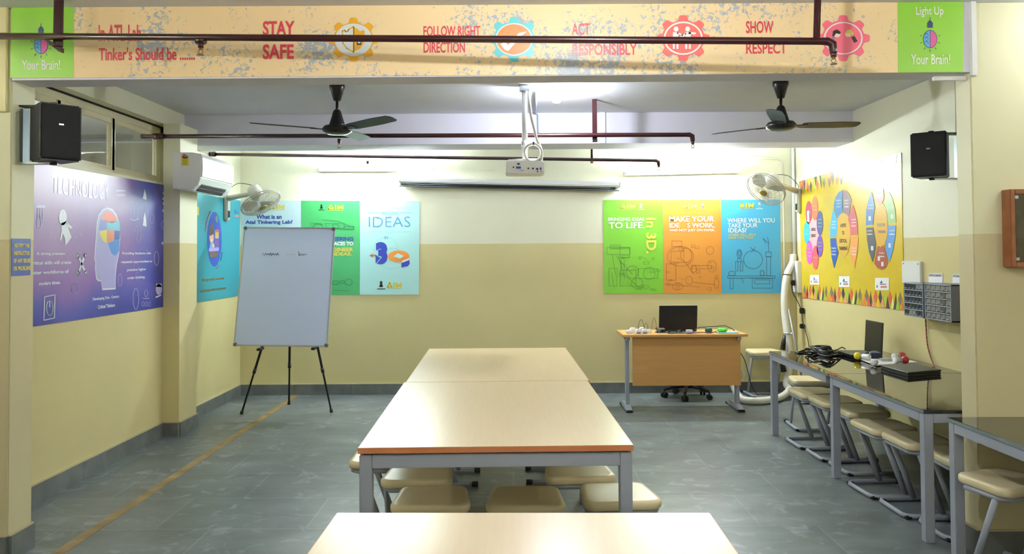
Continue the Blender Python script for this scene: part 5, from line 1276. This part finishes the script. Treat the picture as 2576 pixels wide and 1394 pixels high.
# ------------------------------------------------------------------ things on the wall benches
ZB2 = .705
r = thing('laptop', 'open dark laptop on the far wall bench, screen leaning towards the wall', 'laptop', (2.80, 6.34, ZB2)); p = Part(r)
p('keyboard_base', slab(2.67, 2.90, 6.19, 6.50, ZB2, ZB2 + .028, M_black))
b = MB()
lid0 = Vector((2.905, 6.195, ZB2 + .022)); up = Vector((.03, .03, .255))
b.prism([(0, 0), (.30, 0), (.30, up.length), (0, up.length)], lid0, (0, 1, 0), up.normalized(), up.normalized().cross(Vector((0, -1, 0))), M_black, .01, .003); ld = p('screen_lid', b)
b = MB(); b.prism([(.015, .02), (.285, .02), (.285, up.length - .015), (.015, up.length - .015)], lid0 - up.normalized().cross(Vector((0, -1, 0))) * .001, (0, 1, 0), up.normalized(), up.normalized().cross(Vector((0, -1, 0))), mat('screen_black', (20, 20, 22), rough=.35), .0012); p('display', b, ld)
r = thing('laptop', 'closed black laptop lying on the near wall bench', 'laptop', (2.84, 5.06, ZB2), 0); p = Part(r)
qs = [at(2284, 938, 2, ZB2 + .03), at(2368, 931, 2, ZB2 + .03), at(2302, 914, 2, ZB2 + .03), at(2215, 919, 2, ZB2 + .03)]
def quad_slab(qs, z0, z1, m, bev): 
    b = MB(); b.prism([(v.x, v.y) for v in qs], (0, 0, z0), (1, 0, 0), (0, 1, 0), (0, 0, 1), m, z1 - z0, bev); return b
cq = sum(qs, Vector()) / 4
p('lower_half', quad_slab([cq + (v - cq) * .985 for v in qs], ZB2, ZB2 + .017, M_black, .003)); p('lid', quad_slab(qs, ZB2 + .019, ZB2 + .032, M_black, .003)); p('hinge', quad_slab([cq + (v - cq) * .9 for v in qs], ZB2 + .016, ZB2 + .020, M_dark, .001))
# lamp demo board
r = thing('lamp_board', 'white board with lamp holders on the bench between the two laptops', 'board', (2.75, 5.6, ZB2)); p = Part(r)
qs = [at(2205, 919, 2, ZB2 + .01), at(2308, 911, 2, ZB2 + .01), at(2262, 901, 2, ZB2 + .01), at(2165, 904, 2, ZB2 + .01)]
p('base_plate', quad_slab(qs, ZB2 + .004, ZB2 + .012, M_white, .002))
cq = sum(qs, Vector()) / 4
for sgx in (0, 1, 2, 3): v = cq + (qs[sgx] - cq) * .8; p('rubber_foot', slab(v.x - .008, v.x + .008, v.y - .008, v.y + .008, ZB2 - .001, ZB2 + .005, M_cap, 0))
hx = lambda x, y, z: at(x, y, 2, z)
def lamp(px0, py0, px1, py1, m, z, with_bulb=True):
    a_ = hx(px0, py0, z); c_ = hx(px1, py1, z); d_ = (c_ - a_).normalized()
    b = MB(); b.lathe([(.018, 0), (.022, .004), (.022, .03), (.019, .034), (.02, .06)], M_white, a_, d_, 16); h_ = p('lamp_holder', b)
    b = MB(); b.cyl(a_ + d_ * .058, a_ + d_ * .075, .014, M_steel, 12); p('lamp_cap', b, h_)
    if with_bulb: b = MB(); b.ball(a_ + d_ * .100, .029, m, 12); p('lamp_globe', b, h_)
lamp(2189, 899, 2161, 896, mat('bulb_yellow', (232, 212, 30), rough=.2, coat=.5), ZB2 + .035)
lamp(2247, 897, 2278, 894, mat('bulb_red', (206, 52, 56), rough=.2, coat=.5), ZB2 + .035)
lamp(2250, 907, 2281, 905, mat('bulb_red', (206, 52, 56)), ZB2 + .035)
lamp(2196, 913, 2214, 907, M_white, ZB2 + .03, False)
a_ = hx(2196, 888, ZB2 + .05); p('control_box', slab(a_.x - .03, a_.x + .05, a_.y - .05, a_.y + .06, ZB2 + .012, ZB2 + .055, mat('module_navy', (30, 42, 72), rough=.4), .004))
a_ = hx(2228, 905, ZB2 + .02); p('terminal_strip', slab(a_.x - .04, a_.x + .04, a_.y - .025, a_.y + .025, ZB2 + .012, ZB2 + .03, M_alu, .003))
b = MB(); b.tube([hx(2185, 897, ZB2 + .05), hx(2190, 886, ZB2 + .07), hx(2205, 884, ZB2 + .06), hx(2215, 890, ZB2 + .04), hx(2220, 898, ZB2 + .02)], .003, mat('wire_yellow', (196, 186, 110), rough=.5), 6, True); p('wire', b)
# heap of black cables, each a loop of its own
rc = random.Random(11)
for k, lab in enumerate(('black cable coil on top of the heap at the bench far end', 'black cable trailing towards the corner from the heap on the bench', 'black cable spreading right from the heap towards the open laptop', 'black cable looping along the bench edge in front of the heap', 'black cable coil at the bottom of the heap on the far bench')):
    c0 = at(2065 + 4 * (k % 3), 886, 2, ZB2 + .02); b = MB()
    if k in (0, 4):
        pts = []
        for j in range(26): a_ = j * .8; pts.append(c0 + Vector(((.05 + .05 * rc.random()) * math.cos(a_) + .03 * math.sin(a_ * .37), (.10 + .12 * rc.random()) * math.sin(a_), -.012 + (.02 if k == 0 else .0) + .035 * rc.random())))
    elif k == 1: pts = [at(2000, 885, 2, ZB2 + .008), at(2012, 888, 2, ZB2 + .006), at(2030, 886, 2, ZB2 + .006), at(2050, 887, 2, ZB2 + .012), at(2070, 882, 2, ZB2 + .03), at(2030, 880, 2, ZB2 + .02), at(2008, 886, 2, ZB2 + .006)]
    elif k == 2: pts = [at(2060, 884, 2, ZB2 + .05), at(2085, 884, 2, ZB2 + .06), at(2105, 880, 2, ZB2 + .05), at(2118, 874, 2, ZB2 + .04), at(2126, 878, 2, ZB2 + .012)]
    else: pts = [at(2044, 896, 2, ZB2 + .005), at(2056, 892, 2, ZB2 + .005), at(2085, 896, 2, ZB2 + .006), at(2104, 894, 2, ZB2 + .005), at(2126, 893, 2, ZB2 + .006), at(2110, 886, 2, ZB2 + .012), at(2070, 890, 2, ZB2 + .02)]
    b.tube(pts, .006, M_black, 6, True); tag(b.obj('cable', loc=tuple(c0)), lab, 'cable', 'heap of black cables on the far wall bench')
b = MB(); q = at(2078, 873, 2, ZB2 + .075); b.box((q.x - .03, q.y - .05, q.z - .02), (q.x + .03, q.y + .05, q.z + .012), M_black, .01); tag(b.obj('power_adapter', loc=tuple(q)), 'black power brick on top of the cable heap', 'adapter')
# twisted red wire under the drawer cabinet
b = MB(); pth = [Vector((XR - .012, 5.95, 1.07)), Vector((XR - .012, 5.945, .95)), Vector((XR - .012, 5.93, .84)), Vector((XR - .015, 5.88, .75)), Vector((XR - .04, 5.80, .712)), Vector((XR - .10, 5.68, .708))]
for ph, m in ((0, mat('wire_red', (176, 44, 44), rough=.5)), (PI, mat('wire_dark', (60, 40, 40), rough=.5))):
    cm = catmull(pth, 14); b.tube([v + Vector((.0, math.cos(i * .9 + ph), math.sin(i * .9 + ph) * .2)) * .004 for i, v in enumerate(cm)], .0034, m, 5)
tag(b.obj('twisted_wire', loc=(XR - .012, 5.95, .71)), 'twisted red and dark wire hanging below the drawer cabinet', 'wire')

# ------------------------------------------------------------------ painted floor line
b = MB(); b.box((-2.415, 4.1, .0002), (-2.345, 8.66, .0016), M_tape)
tag(b.obj('floor_tape', loc=(-2.38, 6.4, 0)), 'worn ochre marking tape running along the floor on the left', 'tape')
